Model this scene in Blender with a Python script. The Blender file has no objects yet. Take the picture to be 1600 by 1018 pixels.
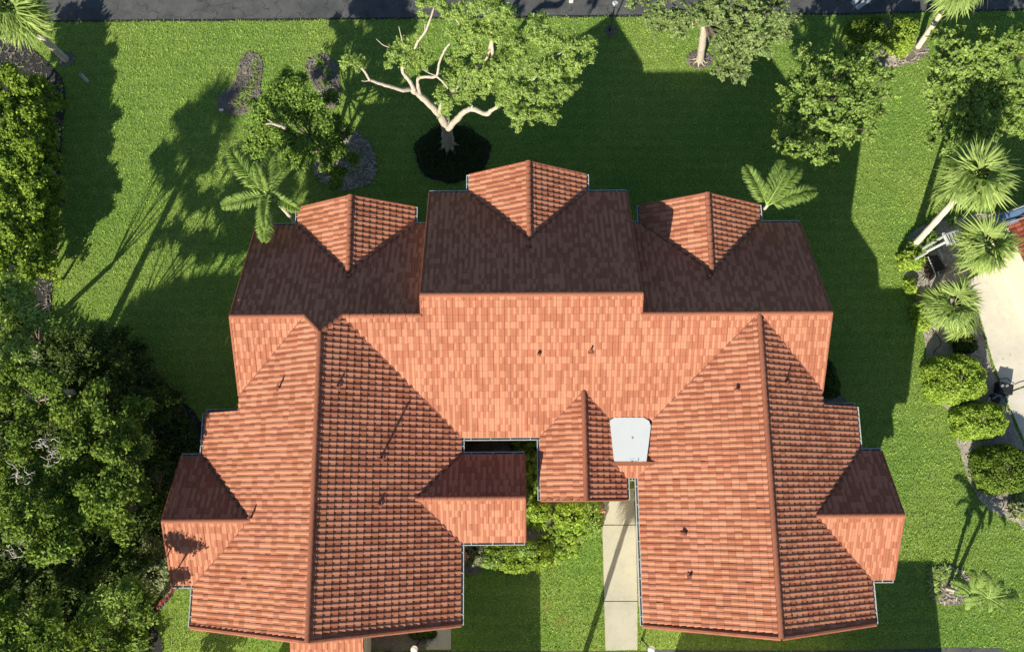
import bpy, math, random
import numpy as np
from mathutils import Vector, Matrix
from mathutils.geometry import tessellate_polygon

R_ = math.radians
rng = np.random.default_rng(7)
random.seed(7)
scene = bpy.context.scene
col = scene.collection

# ------------------------------------------------------------------ camera (drone, 49 m up, tilted 11.5 degrees)
F_PX = 1300.0
TILT, ROLL, YAW = 0.2014, -0.0041, -0.0062
CAM = Vector((0.0, -7.85, 49.0))
def _cam_rot():
    Rz = Matrix.Rotation(YAW, 3, 'Z'); Rx = Matrix.Rotation(TILT, 3, 'X'); Ry = Matrix.Rotation(ROLL, 3, 'Y')
    return Rz @ Rx @ Ry
CR = _cam_rot()
cam = bpy.data.objects.new('camera', bpy.data.cameras.new('camera'))
cam.data.sensor_width = 36.0
cam.data.lens = 36.0 * F_PX / 1600.0
cam.data.clip_start = 0.5
cam.data.clip_end = 800.0
cam.matrix_world = Matrix.Translation(CAM) @ CR.to_4x4()
col.objects.link(cam)
scene.camera = cam

# ------------------------------------------------------------------ light
SUN_AZ, SUN_EL = R_(23.6), R_(27.2)      # azimuth west of south
world = bpy.data.worlds.new('World'); scene.world = world; world.use_nodes = True
nt = world.node_tree; nt.nodes.clear()
sky = nt.nodes.new('ShaderNodeTexSky'); sky.sky_type = 'NISHITA'; sky.sun_disc = False
sky.sun_elevation = SUN_EL; sky.sun_rotation = math.pi + SUN_AZ
sky.air_density = 1.0; sky.dust_density = 0.6; sky.ozone_density = 3.0
bg = nt.nodes.new('ShaderNodeBackground'); bg.inputs['Strength'].default_value = 0.068
out = nt.nodes.new('ShaderNodeOutputWorld')
nt.links.new(sky.outputs[0], bg.inputs[0]); nt.links.new(bg.outputs[0], out.inputs[0])
sun = bpy.data.objects.new('sun', bpy.data.lights.new('sun', 'SUN'))
sun.data.energy = 5.0; sun.data.angle = R_(0.5); sun.data.color = (1.0, 0.93, 0.80)
to_sun = Vector((-math.sin(SUN_AZ) * math.cos(SUN_EL), -math.cos(SUN_AZ) * math.cos(SUN_EL), math.sin(SUN_EL)))
sun.rotation_euler = (-to_sun).to_track_quat('-Z', 'Y').to_euler()
sun.location = (-20, -60, 60)
col.objects.link(sun)
vs = scene.view_settings
vs.view_transform = 'Standard'; vs.look = 'None'; vs.gamma = 1.0; vs.use_curve_mapping = False
vs.exposure = 0.85

# ------------------------------------------------------------------ helpers
def at(u, v, z=0.0):
    """point of the photograph (1600 wide) at the real height z"""
    d = CR @ Vector(((u - 800) / F_PX, -(v - 509) / F_PX, -1.0))
    t = (z - CAM.z) / d.z
    return CAM + d * t
def m_px(z):                     # metres per photo pixel at height z
    return (CAM.z - z) / F_PX
def lnk(o, parent=None):
    col.objects.link(o)
    if parent is not None: o.parent = parent
    return o
def tag(o, label=None, cat=None, group=None, kind=None):
    if label: o['label'] = label
    if cat: o['category'] = cat
    if group: o['group'] = group
    if kind: o['kind'] = kind
    return o
def empty(name, loc, label=None, cat=None, group=None):
    o = bpy.data.objects.new(name, None); o.location = loc; o.empty_display_size = 0.3
    lnk(o); tag(o, label, cat, group); return o
def obj(name, me, parent=None, loc=None):
    """link a mesh given in world coordinates; under a parent empty keep it in place"""
    o = bpy.data.objects.new(name, me); lnk(o, parent)
    if parent is not None: o.matrix_parent_inverse = parent_world(parent).inverted()
    if loc is not None: o.location = loc
    return o
def parent_world(p):
    m = p.matrix_parent_inverse @ p.matrix_basis if p.parent else p.matrix_basis
    return (parent_world(p.parent) @ m) if p.parent else m
class MB:
    def __init__(s): s.v = []; s.f = []; s.t = []
    def quad(s, a, b, c, d, t=0.5):
        n = len(s.v); s.v += [tuple(a), tuple(b), tuple(c), tuple(d)]; s.f.append((n, n + 1, n + 2, n + 3)); s.t.append(t)
    def poly(s, pts, t=0.5):
        n = len(s.v); s.v += [tuple(p) for p in pts]; s.f.append(tuple(range(n, n + len(pts)))); s.t.append(t)
    def box(s, cx, cy, cz, sx, sy, sz, rz=0.0, t=0.5, taper=1.0):
        n = len(s.v); c, q = math.cos(rz), math.sin(rz)
        for k in (-1, 1):
            for i, j in ((-1, -1), (1, -1), (1, 1), (-1, 1)):
                g = taper if k > 0 else 1.0
                x, y = i * sx / 2 * g, j * sy / 2 * g
                s.v.append((cx + x * c - y * q, cy + x * q + y * c, cz + k * sz / 2))
        for f in ((3, 2, 1, 0), (4, 5, 6, 7), (0, 1, 5, 4), (1, 2, 6, 5), (2, 3, 7, 6), (3, 0, 4, 7)):
            s.f.append(tuple(n + i for i in f)); s.t.append(t)
    def prism(s, pts, z0, z1, t=0.5):
        n = len(s.v); k = len(pts)
        s.v += [(p[0], p[1], z0) for p in pts] + [(p[0], p[1], z1) for p in pts]
        s.f.append(tuple(n + i for i in reversed(range(k)))); s.t.append(t)
        s.f.append(tuple(n + k + i for i in range(k))); s.t.append(t)
        for i in range(k):
            j = (i + 1) % k
            s.f.append((n + i, n + j, n + k + j, n + k + i)); s.t.append(t)
    def tube(s, pts, rad, seg=7, t=0.5, cap=True):
        pts = [Vector(p) for p in pts]
        if not hasattr(rad, '__len__'): rad = [rad] * len(pts)
        n0 = len(s.v); up = Vector((0.13, 0.21, 1))
        for i, p in enumerate(pts):
            d = (pts[min(i + 1, len(pts) - 1)] - pts[max(i - 1, 0)]).normalized()
            a = d.cross(up)
            if a.length < 1e-3: a = d.cross(Vector((1, 0, 0)))
            a.normalize(); b = d.cross(a)
            for k in range(seg):
                w = 2 * math.pi * k / seg
                s.v.append(tuple(p + (a * math.cos(w) + b * math.sin(w)) * rad[i]))
        for i in range(len(pts) - 1):
            for k in range(seg):
                a0 = n0 + i * seg + k; a1 = n0 + i * seg + (k + 1) % seg
                s.f.append((a0, a1, a1 + seg, a0 + seg)); s.t.append(t)
        if cap:
            s.f.append(tuple(n0 + k for k in reversed(range(seg)))); s.t.append(t)
            m = n0 + (len(pts) - 1) * seg
            s.f.append(tuple(m + k for k in range(seg))); s.t.append(t)
    def mesh(s, name, mat, smooth=False):
        me = bpy.data.meshes.new(name); me.from_pydata(s.v, [], s.f)
        a = me.attributes.new('tint', 'FLOAT', 'FACE'); a.data.foreach_set('value', np.array(s.t, 'f'))
        me.materials.append(mat)
        if smooth: me.polygons.foreach_set('use_smooth', [True] * len(s.f))
        me.update(); return me
    def build(s, name, mat, parent=None, smooth=False):
        return obj(name, s.mesh(name, mat, smooth), parent)
def np_mesh(name, V, k, tint, mat, smooth=False):
    """V (n*k,3) vertices, n faces of k corners"""
    n = len(V) // k
    me = bpy.data.meshes.new(name)
    me.vertices.add(n * k); me.vertices.foreach_set('co', np.ascontiguousarray(V, 'f').ravel())
    me.loops.add(n * k); me.loops.foreach_set('vertex_index', np.arange(n * k, dtype='i'))
    me.polygons.add(n); me.polygons.foreach_set('loop_start', np.arange(0, n * k, k, dtype='i'))
    a = me.attributes.new('tint', 'FLOAT', 'FACE'); a.data.foreach_set('value', np.ascontiguousarray(tint, 'f'))
    me.materials.append(mat); me.update(calc_edges=True)
    return me
def ico(mb, c, r, n=8, m=5, sz=1.0, t=0.5):
    c = Vector(c); rows = []
    for i in range(m + 1):
        th = math.pi * i / m; rows.append([c + Vector((math.sin(th) * math.cos(2 * math.pi * k / n) * r, math.sin(th) * math.sin(2 * math.pi * k / n) * r, math.cos(th) * r * sz)) for k in range(n)])
    b = len(mb.v)
    for row in rows: mb.v += [tuple(p) for p in row]
    for i in range(m):
        for k in range(n):
            a0 = b + i * n + k; a1 = b + i * n + (k + 1) % n
            mb.f.append((a0, a0 + n, a1 + n, a1)); mb.t.append(t)

# ------------------------------------------------------------------ materials
def new_mat(name):
    m = bpy.data.materials.new(name); m.use_nodes = True
    n = m.node_tree; b = n.nodes['Principled BSDF']; return m, n, b
def N(nt_, typ, **kw):
    n = nt_.nodes.new(typ)
    for k, v in kw.items(): setattr(n, k, v)
    return n
def noise(nt_, scale, detail=4.0, rough=0.6, vec=None):
    n = N(nt_, 'ShaderNodeTexNoise'); n.inputs['Scale'].default_value = scale
    n.inputs['Detail'].default_value = detail; n.inputs['Roughness'].default_value = rough
    if vec: nt_.links.new(vec, n.inputs['Vector'])
    return n.outputs['Fac']
def objco(nt_):
    return N(nt_, 'ShaderNodeNewGeometry').outputs['Position']
def ramp(nt_, fac, stops):
    r = N(nt_, 'ShaderNodeValToRGB'); e = r.color_ramp.elements
    while len(e) < len(stops): e.new(0.5)
    for i, (p, c) in enumerate(stops): e[i].position = p; e[i].color = (*c, 1)
    nt_.links.new(fac, r.inputs[0]); return r.outputs['Color']
def mix(nt_, fac, a, b, blend='MIX'):
    m = N(nt_, 'ShaderNodeMix', data_type='RGBA', blend_type=blend)
    for s_, v in ((m.inputs[0], fac), (m.inputs[6], a), (m.inputs[7], b)):
        if hasattr(v, 'is_linked'): nt_.links.new(v, s_)
        elif hasattr(v, '__len__'): s_.default_value = (*v, 1)
        else: s_.default_value = v
    return m.outputs[2]
def bump(nt_, b, h, strength, dist=0.05):
    n = N(nt_, 'ShaderNodeBump'); n.inputs['Strength'].default_value = strength; n.inputs['Distance'].default_value = dist
    nt_.links.new(h, n.inputs['Height']); nt_.links.new(n.outputs[0], b.inputs['Normal'])
def simple(name, c, rough=0.7, var=0.25, scale=3.0, bmp=0.2, metallic=0.0, fine=30.0):
    m, t, b = new_mat(name); p = objco(t)
    f = noise(t, scale, 5, 0.65, p)
    lo = tuple(x * (1 - var) for x in c); hi = tuple(min(1, x * (1 + var)) for x in c)
    t.links.new(ramp(t, f, [(0.3, lo), (0.7, hi)]), b.inputs['Base Color'])
    b.inputs['Roughness'].default_value = rough; b.inputs['Metallic'].default_value = metallic
    b.inputs['Specular IOR Level'].default_value = 0.25
    if bmp: bump(t, b, noise(t, fine, 4, 0.6, p), bmp, 0.02)
    return m
def attr(nt_, name='tint'):
    return N(nt_, 'ShaderNodeAttribute', attribute_name=name).outputs['Fac']
def foliage(name, dark, light, trans=0.35, tcol=None, scale=0.7, patch=False):
    m, t, b = new_mat(name); p = objco(t)
    c = ramp(t, attr(t), [(0.0, dark), (0.5, tuple((x + y) / 2 for x, y in zip(dark, light))), (1.0, light)])
    c = mix(t, noise(t, scale, 3, 0.5, p), c, mix(t, 0.6, c, (1.25, 1.1, 0.75), 'MULTIPLY'))
    if patch:      # thin dry patches, and wide drifts of paler turf
        c = mix(t, ramp(t, noise(t, 0.9, 5, 0.65, p), [(0.60, (0, 0, 0)), (0.74, (0.65, 0.65, 0.65))]), c, (0.40, 0.37, 0.17))
        c = mix(t, 1.0, c, ramp(t, noise(t, 0.13, 4, 0.6, p), [(0.32, (0.78, 0.86, 0.80)), (0.68, (1.15, 1.06, 1.10))]), 'MULTIPLY')
    t.links.new(c, b.inputs['Base Color']); b.inputs['Roughness'].default_value = 0.6
    b.inputs['Specular IOR Level'].default_value = 0.15
    tr = N(t, 'ShaderNodeBsdfTranslucent')
    t.links.new(mix(t, 1.0, c, tcol or (1.3, 1.35, 0.5), 'MULTIPLY'), tr.inputs['Color'])
    mx = N(t, 'ShaderNodeMixShader'); mx.inputs[0].default_value = trans
    o = t.nodes['Material Output']
    t.links.new(b.outputs[0], mx.inputs[1]); t.links.new(tr.outputs[0], mx.inputs[2]); t.links.new(mx.outputs[0], o.inputs[0])
    return m
def tile_mat(name, dark, light, weather=1.0):
    m, t, b = new_mat(name); p = objco(t)
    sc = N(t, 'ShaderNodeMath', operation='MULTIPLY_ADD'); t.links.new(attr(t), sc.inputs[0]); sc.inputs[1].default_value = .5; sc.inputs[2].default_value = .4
    c = ramp(t, sc.outputs[0], [(0.0, tuple(x * .42 for x in dark)), (0.27, tuple(x * .80 for x in dark)), (0.4, dark), (0.9, light)])  # darkest stop colours the painted lap shade of the tile heads
    oi = N(t, 'ShaderNodeObjectInfo').outputs['Random']
    c = mix(t, 1.0, c, ramp(t, oi, [(0.0, (0.97,) * 3), (1.0, (1.03,) * 3)]), 'MULTIPLY')
    f = noise(t, 0.35, 4, 0.6, p)
    c = mix(t, 1.0, c, ramp(t, f, [(0.3, (0.88, 0.86, 0.84)), (0.7, (1.06, 1.05, 1.04))]), 'MULTIPLY')
    g = noise(t, 22, 5, 0.7, p)
    c = mix(t, 1.0, c, ramp(t, g, [(0.25, (0.80, 0.78, 0.76)), (0.55, (1.0, 1.0, 1.0)), (0.8, (1.08, 1.07, 1.06))]), 'MULTIPLY')
    s = noise(t, 3.1, 6, 0.75, p)       # lichen and rain streak blotches
    c = mix(t, ramp(t, s, [(0.64, (0, 0, 0)), (0.80, (0.4, 0.4, 0.4))]), c, (0.20, 0.11, 0.08))
    t.links.new(c, b.inputs['Base Color']); b.inputs['Roughness'].default_value = 0.85
    b.inputs['Specular IOR Level'].default_value = 0.2
    bump(t, b, noise(t, 60, 3, 0.6, p), 0.25, 0.01)
    return m
M = {}
M['tile'] = tile_mat('terracotta_tile', (0.365, 0.138, 0.077), (0.482, 0.210, 0.124))
M['ridge'] = tile_mat('terracotta_ridge', (0.27, 0.098, 0.056), (0.36, 0.145, 0.085))
M['redtile'] = tile_mat('old_red_tile', (0.16, 0.040, 0.026), (0.26, 0.075, 0.045))
M['deck'] = simple('roof_underlay', (0.13, 0.055, 0.035), 0.9)
M['stucco'] = simple('cream_stucco', (0.62, 0.55, 0.42), 0.9, 0.06)
M['glass'] = simple('window_glass', (0.03, 0.04, 0.05), 0.1, 0.05, bmp=0)
M['white'] = simple('white_paint', (0.46, 0.48, 0.46), 0.5, 0.12, 1.5)
M['whiteroof'] = simple('white_membrane', (0.56, 0.60, 0.60), 0.6, 0.025, 2.0, 0.05)
M['gutter_in'] = simple('gutter_dirt', (0.16, 0.17, 0.17), 0.9, 0.5, 3)
M['pipe'] = simple('terracotta_pipe', (0.20, 0.075, 0.05), 0.7, 0.15)
M['dark'] = simple('dark_metal', (0.022, 0.023, 0.024), 0.5, 0.3, 5)
M['darkbrown'] = simple('dark_cover', (0.045, 0.028, 0.027), 0.7, 0.3, 5)
M['grey'] = simple('grey_metal', (0.25, 0.26, 0.27), 0.45, 0.2, 5)
M['black'] = simple('black_paint', (0.008, 0.008, 0.008), 0.4, 0.1, bmp=0)
M['globe'] = simple('lamp_globe', (0.86, 0.84, 0.76), 0.35, 0.02, bmp=0)
M['bluepanel'] = simple('blue_grey_sheet', (0.12, 0.21, 0.34), 0.5, 0.10, 6)
M['bluebit'] = simple('blue_pad', (0.10, 0.20, 0.42), 0.6, 0.1)
M['barkpale'] = simple('pale_bark', (0.40, 0.345, 0.27), 0.9, 0.25, 6, 0.6, fine=18)
M['palmbark'] = simple('palm_bark', (0.52, 0.45, 0.35), 0.9, 0.22, 9, 0.5, fine=14)
M['bark'] = simple('brown_bark', (0.10, 0.08, 0.06), 0.95, 0.3, 5, 0.6, fine=18)
M['twig'] = simple('grey_twig', (0.44, 0.40, 0.36), 0.9, 0.15, 5, 0)
M['flower'] = simple('red_petal', (0.60, 0.06, 0.04), 0.7, 0.2, 40, 0)
M['pink'] = simple('salmon_petal', (0.75, 0.25, 0.16), 0.7, 0.2, 40, 0)
M['paintline'] = simple('road_paint', (0.42, 0.46, 0.45), 0.8, 0.12, 6)
M['stone'] = simple('pale_stone', (0.42, 0.37, 0.30), 0.9, 0.3, 3)
# foliage
M['leaf_lime'] = foliage('leaf_lime', (0.17, 0.27, 0.070), (0.47, 0.61, 0.21), 0.42)
M['leaf_sage'] = foliage('leaf_sage', (0.10, 0.16, 0.055), (0.33, 0.43, 0.18), 0.32)
M['leaf_mid'] = foliage('leaf_mid', (0.10, 0.18, 0.038), (0.38, 0.52, 0.155), 0.36)
M['leaf_round'] = foliage('leaf_round', (0.065, 0.135, 0.022), (0.29, 0.43, 0.095), 0.33)
M['leaf_deep'] = foliage('leaf_deep', (0.052, 0.105, 0.016), (0.23, 0.335, 0.055), 0.30)
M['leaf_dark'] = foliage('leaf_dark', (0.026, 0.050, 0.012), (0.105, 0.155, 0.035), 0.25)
M['leaf_ficus'] = foliage('leaf_ficus', (0.060, 0.125, 0.012), (0.33, 0.46, 0.070), 0.28)
M['leaf_hedge'] = foliage('leaf_hedge', (0.11, 0.20, 0.020), (0.45, 0.60, 0.115), 0.35)
M['leaf_grey'] = foliage('leaf_grey', (0.09, 0.12, 0.06), (0.30, 0.34, 0.19), 0.25)
M['palm_fan'] = foliage('palm_fan', (0.11, 0.19, 0.048), (0.41, 0.53, 0.185), 0.38)
M['palm_feather'] = foliage('palm_feather', (0.10, 0.19, 0.045), (0.37, 0.50, 0.16), 0.38)
M['blade'] = foliage('grass_blade', (0.095, 0.185, 0.036), (0.55, 0.74, 0.225), 0.35, scale=0.22, patch=True)
# lawn
def lawn_mat():
    m, t, b = new_mat('lawn'); p = objco(t)
    a = noise(t, 9.0, 6, 0.75, p); l = noise(t, 0.16, 4, 0.55, p); mid = noise(t, 1.1, 4, 0.6, p)
    c = ramp(t, a, [(0.28, (0.060, 0.120, 0.024)), (0.5, (0.185, 0.290, 0.058)), (0.75, (0.38, 0.50, 0.135))])
    c = mix(t, 1.0, c, ramp(t, l, [(0.3, (0.72, 0.88, 0.78)), (0.7, (1.28, 1.10, 1.15))]), 'MULTIPLY')
    c = mix(t, ramp(t, mid, [(0.66, (0, 0, 0)), (0.8, (0.45, 0.45, 0.45))]), c, (0.17, 0.17, 0.05))
    w = N(t, 'ShaderNodeTexWave', wave_type='BANDS', bands_direction='Y')       # mower passes
    w.inputs['Scale'].default_value = 0.42; w.inputs['Distortion'].default_value = 1.2; w.inputs['Detail'].default_value = 2
    t.links.new(p, w.inputs['Vector'])
    c = mix(t, 1.0, c, ramp(t, w.outputs['Fac'], [(0.2, (0.93, 0.95, 0.93)), (0.8, (1.06, 1.05, 1.04))]), 'MULTIPLY')
    t.links.new(c, b.inputs['Base Color']); b.inputs['Roughness'].default_value = 0.9; b.inputs['Specular IOR Level'].default_value = 0.1
    bump(t, b, noise(t, 14, 5, 0.8, p), 0.9, 0.08)
    return m
M['lawn'] = lawn_mat()
def asphalt_mat():
    m, t, b = new_mat('asphalt'); p = objco(t)
    a = noise(t, 0.8, 5, 0.65, p); f = noise(t, 45, 3, 0.7, p)
    c = ramp(t, a, [(0.3, (0.050, 0.054, 0.055)), (0.55, (0.088, 0.090, 0.087)), (0.75, (0.115, 0.115, 0.108))])
    c = mix(t, 1.0, c, ramp(t, f, [(0.25, (0.72,) * 3), (0.75, (1.3,) * 3)]), 'MULTIPLY')
    c = mix(t, ramp(t, noise(t, 0.35, 6, 0.7, p), [(0.52, (0, 0, 0)), (0.60, (0.5, 0.5, 0.5))]), c, (0.045, 0.047, 0.050))
    vo = N(t, 'ShaderNodeTexVoronoi', feature='DISTANCE_TO_EDGE'); vo.inputs['Scale'].default_value = 0.45
    vm = N(t, 'ShaderNodeVectorMath', operation='ADD'); wn = N(t, 'ShaderNodeTexNoise'); wn.inputs['Scale'].default_value = 1.4
    t.links.new(p, wn.inputs['Vector']); t.links.new(p, vm.inputs[0]); t.links.new(wn.outputs['Color'], vm.inputs[1]); t.links.new(vm.outputs[0], vo.inputs['Vector'])
    c = mix(t, ramp(t, vo.outputs['Distance'], [(0.0, (0.8, 0.8, 0.8)), (0.014, (0, 0, 0))]), c, (0.02, 0.02, 0.02))
    t.links.new(c, b.inputs['Base Color']); b.inputs['Roughness'].default_value = 0.9
    bump(t, b, f, 0.4, 0.02); return m
M['asphalt'] = asphalt_mat()
def mulch_mat(name, c0, c1, c2):
    m, t, b = new_mat(name); p = objco(t)
    a = noise(t, 16, 6, 0.8, p); l = noise(t, 1.3, 3, 0.6, p)
    c = ramp(t, a, [(0.3, c0), (0.52, c1), (0.72, c2)])
    c = mix(t, 1.0, c, ramp(t, l, [(0.3, (0.7,) * 3), (0.7, (1.2,) * 3)]), 'MULTIPLY')
    t.links.new(c, b.inputs['Base Color']); b.inputs['Roughness'].default_value = 0.95
    bump(t, b, a, 0.9, 0.06); return m
M['mulch'] = mulch_mat('grey_mulch', (0.075, 0.064, 0.048), (0.21, 0.185, 0.145), (0.42, 0.38, 0.30))
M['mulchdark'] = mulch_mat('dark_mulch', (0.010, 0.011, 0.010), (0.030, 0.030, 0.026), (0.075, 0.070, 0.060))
M['gravel'] = mulch_mat('pale_shell', (0.20, 0.175, 0.14), (0.40, 0.36, 0.29), (0.58, 0.53, 0.44))
def concrete_mat(name, c, var=0.10):
    m, t, b = new_mat(name); p = objco(t)
    a = noise(t, 0.7, 6, 0.65, p); f = noise(t, 35, 3, 0.7, p)
    lo = tuple(x * (1 - var) for x in c); hi = tuple(x * (1 + var * .6) for x in c)
    k = mix(t, 1.0, ramp(t, a, [(0.3, lo), (0.7, hi)]), ramp(t, f, [(0.25, (0.93,) * 3), (0.75, (1.05,) * 3)]), 'MULTIPLY')
    k = mix(t, ramp(t, noise(t, 1.9, 6, 0.75, p), [(0.52, (0, 0, 0)), (0.72, (0.38, 0.38, 0.38))]), k, tuple(x * .55 for x in c))
    t.links.new(k, b.inputs['Base Color']); b.inputs['Roughness'].default_value = 0.9
    bump(t, b, f, 0.15, 0.01); return m
M['concrete'] = concrete_mat('concrete', (0.46, 0.44, 0.34))
M['cream'] = concrete_mat('cream_concrete', (0.60, 0.56, 0.46), 0.12)

# ------------------------------------------------------------------ the setting
def sheet(name, pts, z, mat, parent=None, kind='structure'):
    mb = MB(); mb.poly([(p[0], p[1], z) for p in pts]); o = mb.build(name, mat, parent)
    if kind and parent is None: o['kind'] = kind
    return o
g = 220
mb = MB(); mb.poly([(-g, -g, 0), (g, -g, 0), (g, g, 0), (-g, g, 0)]); tag(mb.build('ground', M['lawn']), kind='structure')
def path_px(pts, z=0.0): return [tuple(at(u, v, z)[:2]) for u, v in pts]
# road beyond the lawn: near edge traced, runs out both ways
edge = path_px([(-40, 34), (60, 33), (140, 33), (260, 32), (420, 31), (600, 29), (780, 27), (960, 25), (1120, 24), (1260, 22), (1330, 22), (1420, 19), (1520, 17), (1640, 14)])
x0, y0 = edge[0]; x1, y1 = edge[-1]
road = sheet('road', [(-g, y0 - .3)] + edge + [(g, y1 + 1), (g, 32), (-g, 32)][0:3], 0.012, M['asphalt'])
# thin crumbling lip of the asphalt
mb = MB()
for (a, b) in zip(edge, edge[1:]):
    n = 14
    for i in range(n):
        p = Vector((a[0] + (b[0] - a[0]) * i / n, a[1] + (b[1] - a[1]) * i / n)); q = Vector((a[0] + (b[0] - a[0]) * (i + 1) / n, a[1] + (b[1] - a[1]) * (i + 1) / n))
        w1, w2 = 0.05 + random.random() * .07, 0.05 + random.random() * .07
        mb.quad((p.x, p.y - w1, .017), (q.x, q.y - w2, .017), (q.x, q.y + .06, .020), (p.x, p.y + .06, .020))
tag(mb.build('road_edge', M['dark']), kind='structure')
# driveway strip along the bottom
be = path_px([(1010, 1014), (1130, 1015), (1300, 1015), (1400, 1014), (1480, 1011), (1560, 1012), (1580, 1019)])
dw = sheet('driveway', [(x, y) for x, y in be] + [(be[-1][0], -40), (be[0][0], -40)], 0.012, M['asphalt'])
be2 = path_px([(600, 1016.5), (1010, 1016.5)]); 
sheet('driveway_apron', [be2[0], be2[1], (be2[1][0], -40), (be2[0][0], -40)], 0.012, M['asphalt'])

def blob_outline(pts, n=6, wob=0.05):
    """smooth closed outline through the given points (Catmull-Rom), slightly uneven"""
    P = [Vector(p) for p in pts]; k = len(P); o = []
    for i in range(k):
        a, b, c, d = P[i - 1], P[i], P[(i + 1) % k], P[(i + 2) % k]
        for j in range(n):
            t = j / n
            q = 0.5 * ((2 * b) + (c - a) * t + (2 * a - 5 * b + 4 * c - d) * t * t + (3 * b - a - 3 * c + d) * t ** 3)
            o.append((q.x + random.uniform(-wob, wob), q.y + random.uniform(-wob, wob)))
    return o
def pip(poly, X, Y):
    ins = np.zeros(X.shape, bool); n = len(poly)
    for i in range(n):
        xa, ya = poly[i]; xb, yb = poly[i - 1]
        c = ((ya > Y) != (yb > Y)) & (X < (xb - xa) * (Y - ya) / (yb - ya + 1e-12) + xa)
        ins ^= c
    return ins
BEDS = []        # outlines kept free of grass
def bed(name, pts, mat, chips=60, chipmat=None, h=0.05, raw=False):
    ol = pts if raw else blob_outline(path_px(pts)); BEDS.append(ol)
    cx = sum(p[0] for p in ol) / len(ol); cy = sum(p[1] for p in ol) / len(ol)
    mb = MB()
    tris = tessellate_polygon([[Vector((x, y, 0)) for x, y in ol]])
    for tr in tris:
        mb.poly([(ol[i][0], ol[i][1], h) for i in tr])
    for i in range(len(ol)):
        a, b = ol[i - 1], ol[i]
        mb.quad((a[0], a[1], 0.0), (b[0], b[1], 0.0), (b[0], b[1], h), (a[0], a[1], h))
    o = tag(mb.build(name, mat), kind='structure')
    if chips:
        A = np.array(ol); lo, hi = A.min(0), A.max(0); area = np.prod(hi - lo); n = int(area * chips)
        X = rng.uniform(lo[0], hi[0], n); Y = rng.uniform(lo[1], hi[1], n); k = pip(ol, X, Y); X, Y = X[k], Y[k]; n = len(X)
        ang = rng.uniform(0, 6.28, n); L = rng.uniform(.04, .15, n); W = rng.uniform(.012, .035, n); tz = rng.uniform(-.05, .09, n)
        dx, dy = np.cos(ang) * L, np.sin(ang) * L; px_, py_ = -np.sin(ang) * W, np.cos(ang) * W
        z = h + .02
        V = np.stack([np.stack([X - dx - px_, Y - dy - py_, z + 0 * X], 1), np.stack([X + dx - px_, Y + dy - py_, z + tz], 1),
                      np.stack([X + dx + px_, Y + dy + py_, z + tz + .01], 1), np.stack([X - dx + px_, Y - dy + py_, z + .01 + 0 * X], 1)], 1).reshape(-1, 3)
        c = obj('wood_chips', np_mesh('wood_chips', V, 4, rng.random(n), chipmat or mat)); tag(c, kind='stuff')
    return o
bed('mulch_bed', [(385, 84), (402, 84), (410, 100), (408, 130), (404, 160), (388, 176), (360, 179), (342, 170), (342, 152), (358, 138), (370, 118), (374, 98)], M['mulch'], 60)
bed('mulch_bed', [(490, 88), (508, 86), (524, 100), (532, 128), (528, 160), (516, 170), (500, 150), (484, 122), (478, 100)], M['mulch'], 60)
bed('mulch_bed', [(540, 200), (560, 208), (582, 232), (588, 262), (580, 284), (552, 296), (520, 296), (498, 280), (490, 262), (510, 230)], M['mulch'], 45, M['stone'])
c0 = at(707, 240)
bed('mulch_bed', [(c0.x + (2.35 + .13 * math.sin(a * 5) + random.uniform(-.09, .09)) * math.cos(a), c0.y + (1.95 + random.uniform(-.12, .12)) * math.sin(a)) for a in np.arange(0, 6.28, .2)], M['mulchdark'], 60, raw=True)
c0 = at(1093, 94); bed('mulch_bed', [(c0.x + .85 * math.cos(a), c0.y + .62 * math.sin(a)) for a in np.arange(0, 6.28, .25)], M['mulch'], 60, raw=True)
c0 = at(104, 93); bed('mulch_bed', [(c0.x + .55 * math.cos(a), c0.y + .50 * math.sin(a)) for a in np.arange(0, 6.28, .3)], M['mulch'], 60, raw=True)
c0 = at(954, 49); bed('mulch_bed', [(c0.x + .38 * math.cos(a), c0.y + .38 * math.sin(a)) for a in np.arange(0, 6.28, .3)], M['mulch'], 60, raw=True)
bed('mulch_bed', [(1352, 42), (1400, 34), (1430, 52), (1446, 72), (1450, 84), (1430, 97), (1404, 104), (1384, 106), (1366, 100), (1352, 78)], M['mulch'], 40, M['stone'])
bed('shell_bed', [(1420, 372), (1470, 345), (1640, 330), (1640, 394), (1560, 406), (1504, 438), (1526, 492), (1545, 560), (1564, 616), (1600, 697), (1640, 770), (1640, 900), (1600, 826), (1582, 812), (1548, 796), (1524, 770), (1508, 730), (1496, 690), (1488, 650), (1462, 620), (1448, 590), (1446, 540), (1432, 470), (1412, 420)], M['gravel'], 30, M['stone'], h=0.04)
bed('mulch_bed', [(1456, 886), (1484, 884), (1508, 896), (1516, 922), (1506, 942), (1478, 944), (1456, 934), (1450, 908)], M['mulch'], 60, M['stone'])
bed('mulch_bed', [(712, 680), (950, 690), (945, 800), (925, 830), (905, 850), (880, 866), (862, 880), (835, 895), (800, 897), (770, 888), (720, 880)], M['mulch'], 30)
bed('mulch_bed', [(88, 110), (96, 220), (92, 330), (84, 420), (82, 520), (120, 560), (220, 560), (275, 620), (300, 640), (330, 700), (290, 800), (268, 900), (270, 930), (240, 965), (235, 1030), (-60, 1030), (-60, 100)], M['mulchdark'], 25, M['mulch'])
bed('mulch_bed', [(1284, 560), (1300, 580), (1312, 610), (1325, 632), (1330, 650), (1270, 660), (1262, 580)], M['mulch'], 30)
bed('mulch_bed', [(564, 990), (664, 985), (664, 1012), (600, 1016), (566, 1014)], M['mulch'], 30)
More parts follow.
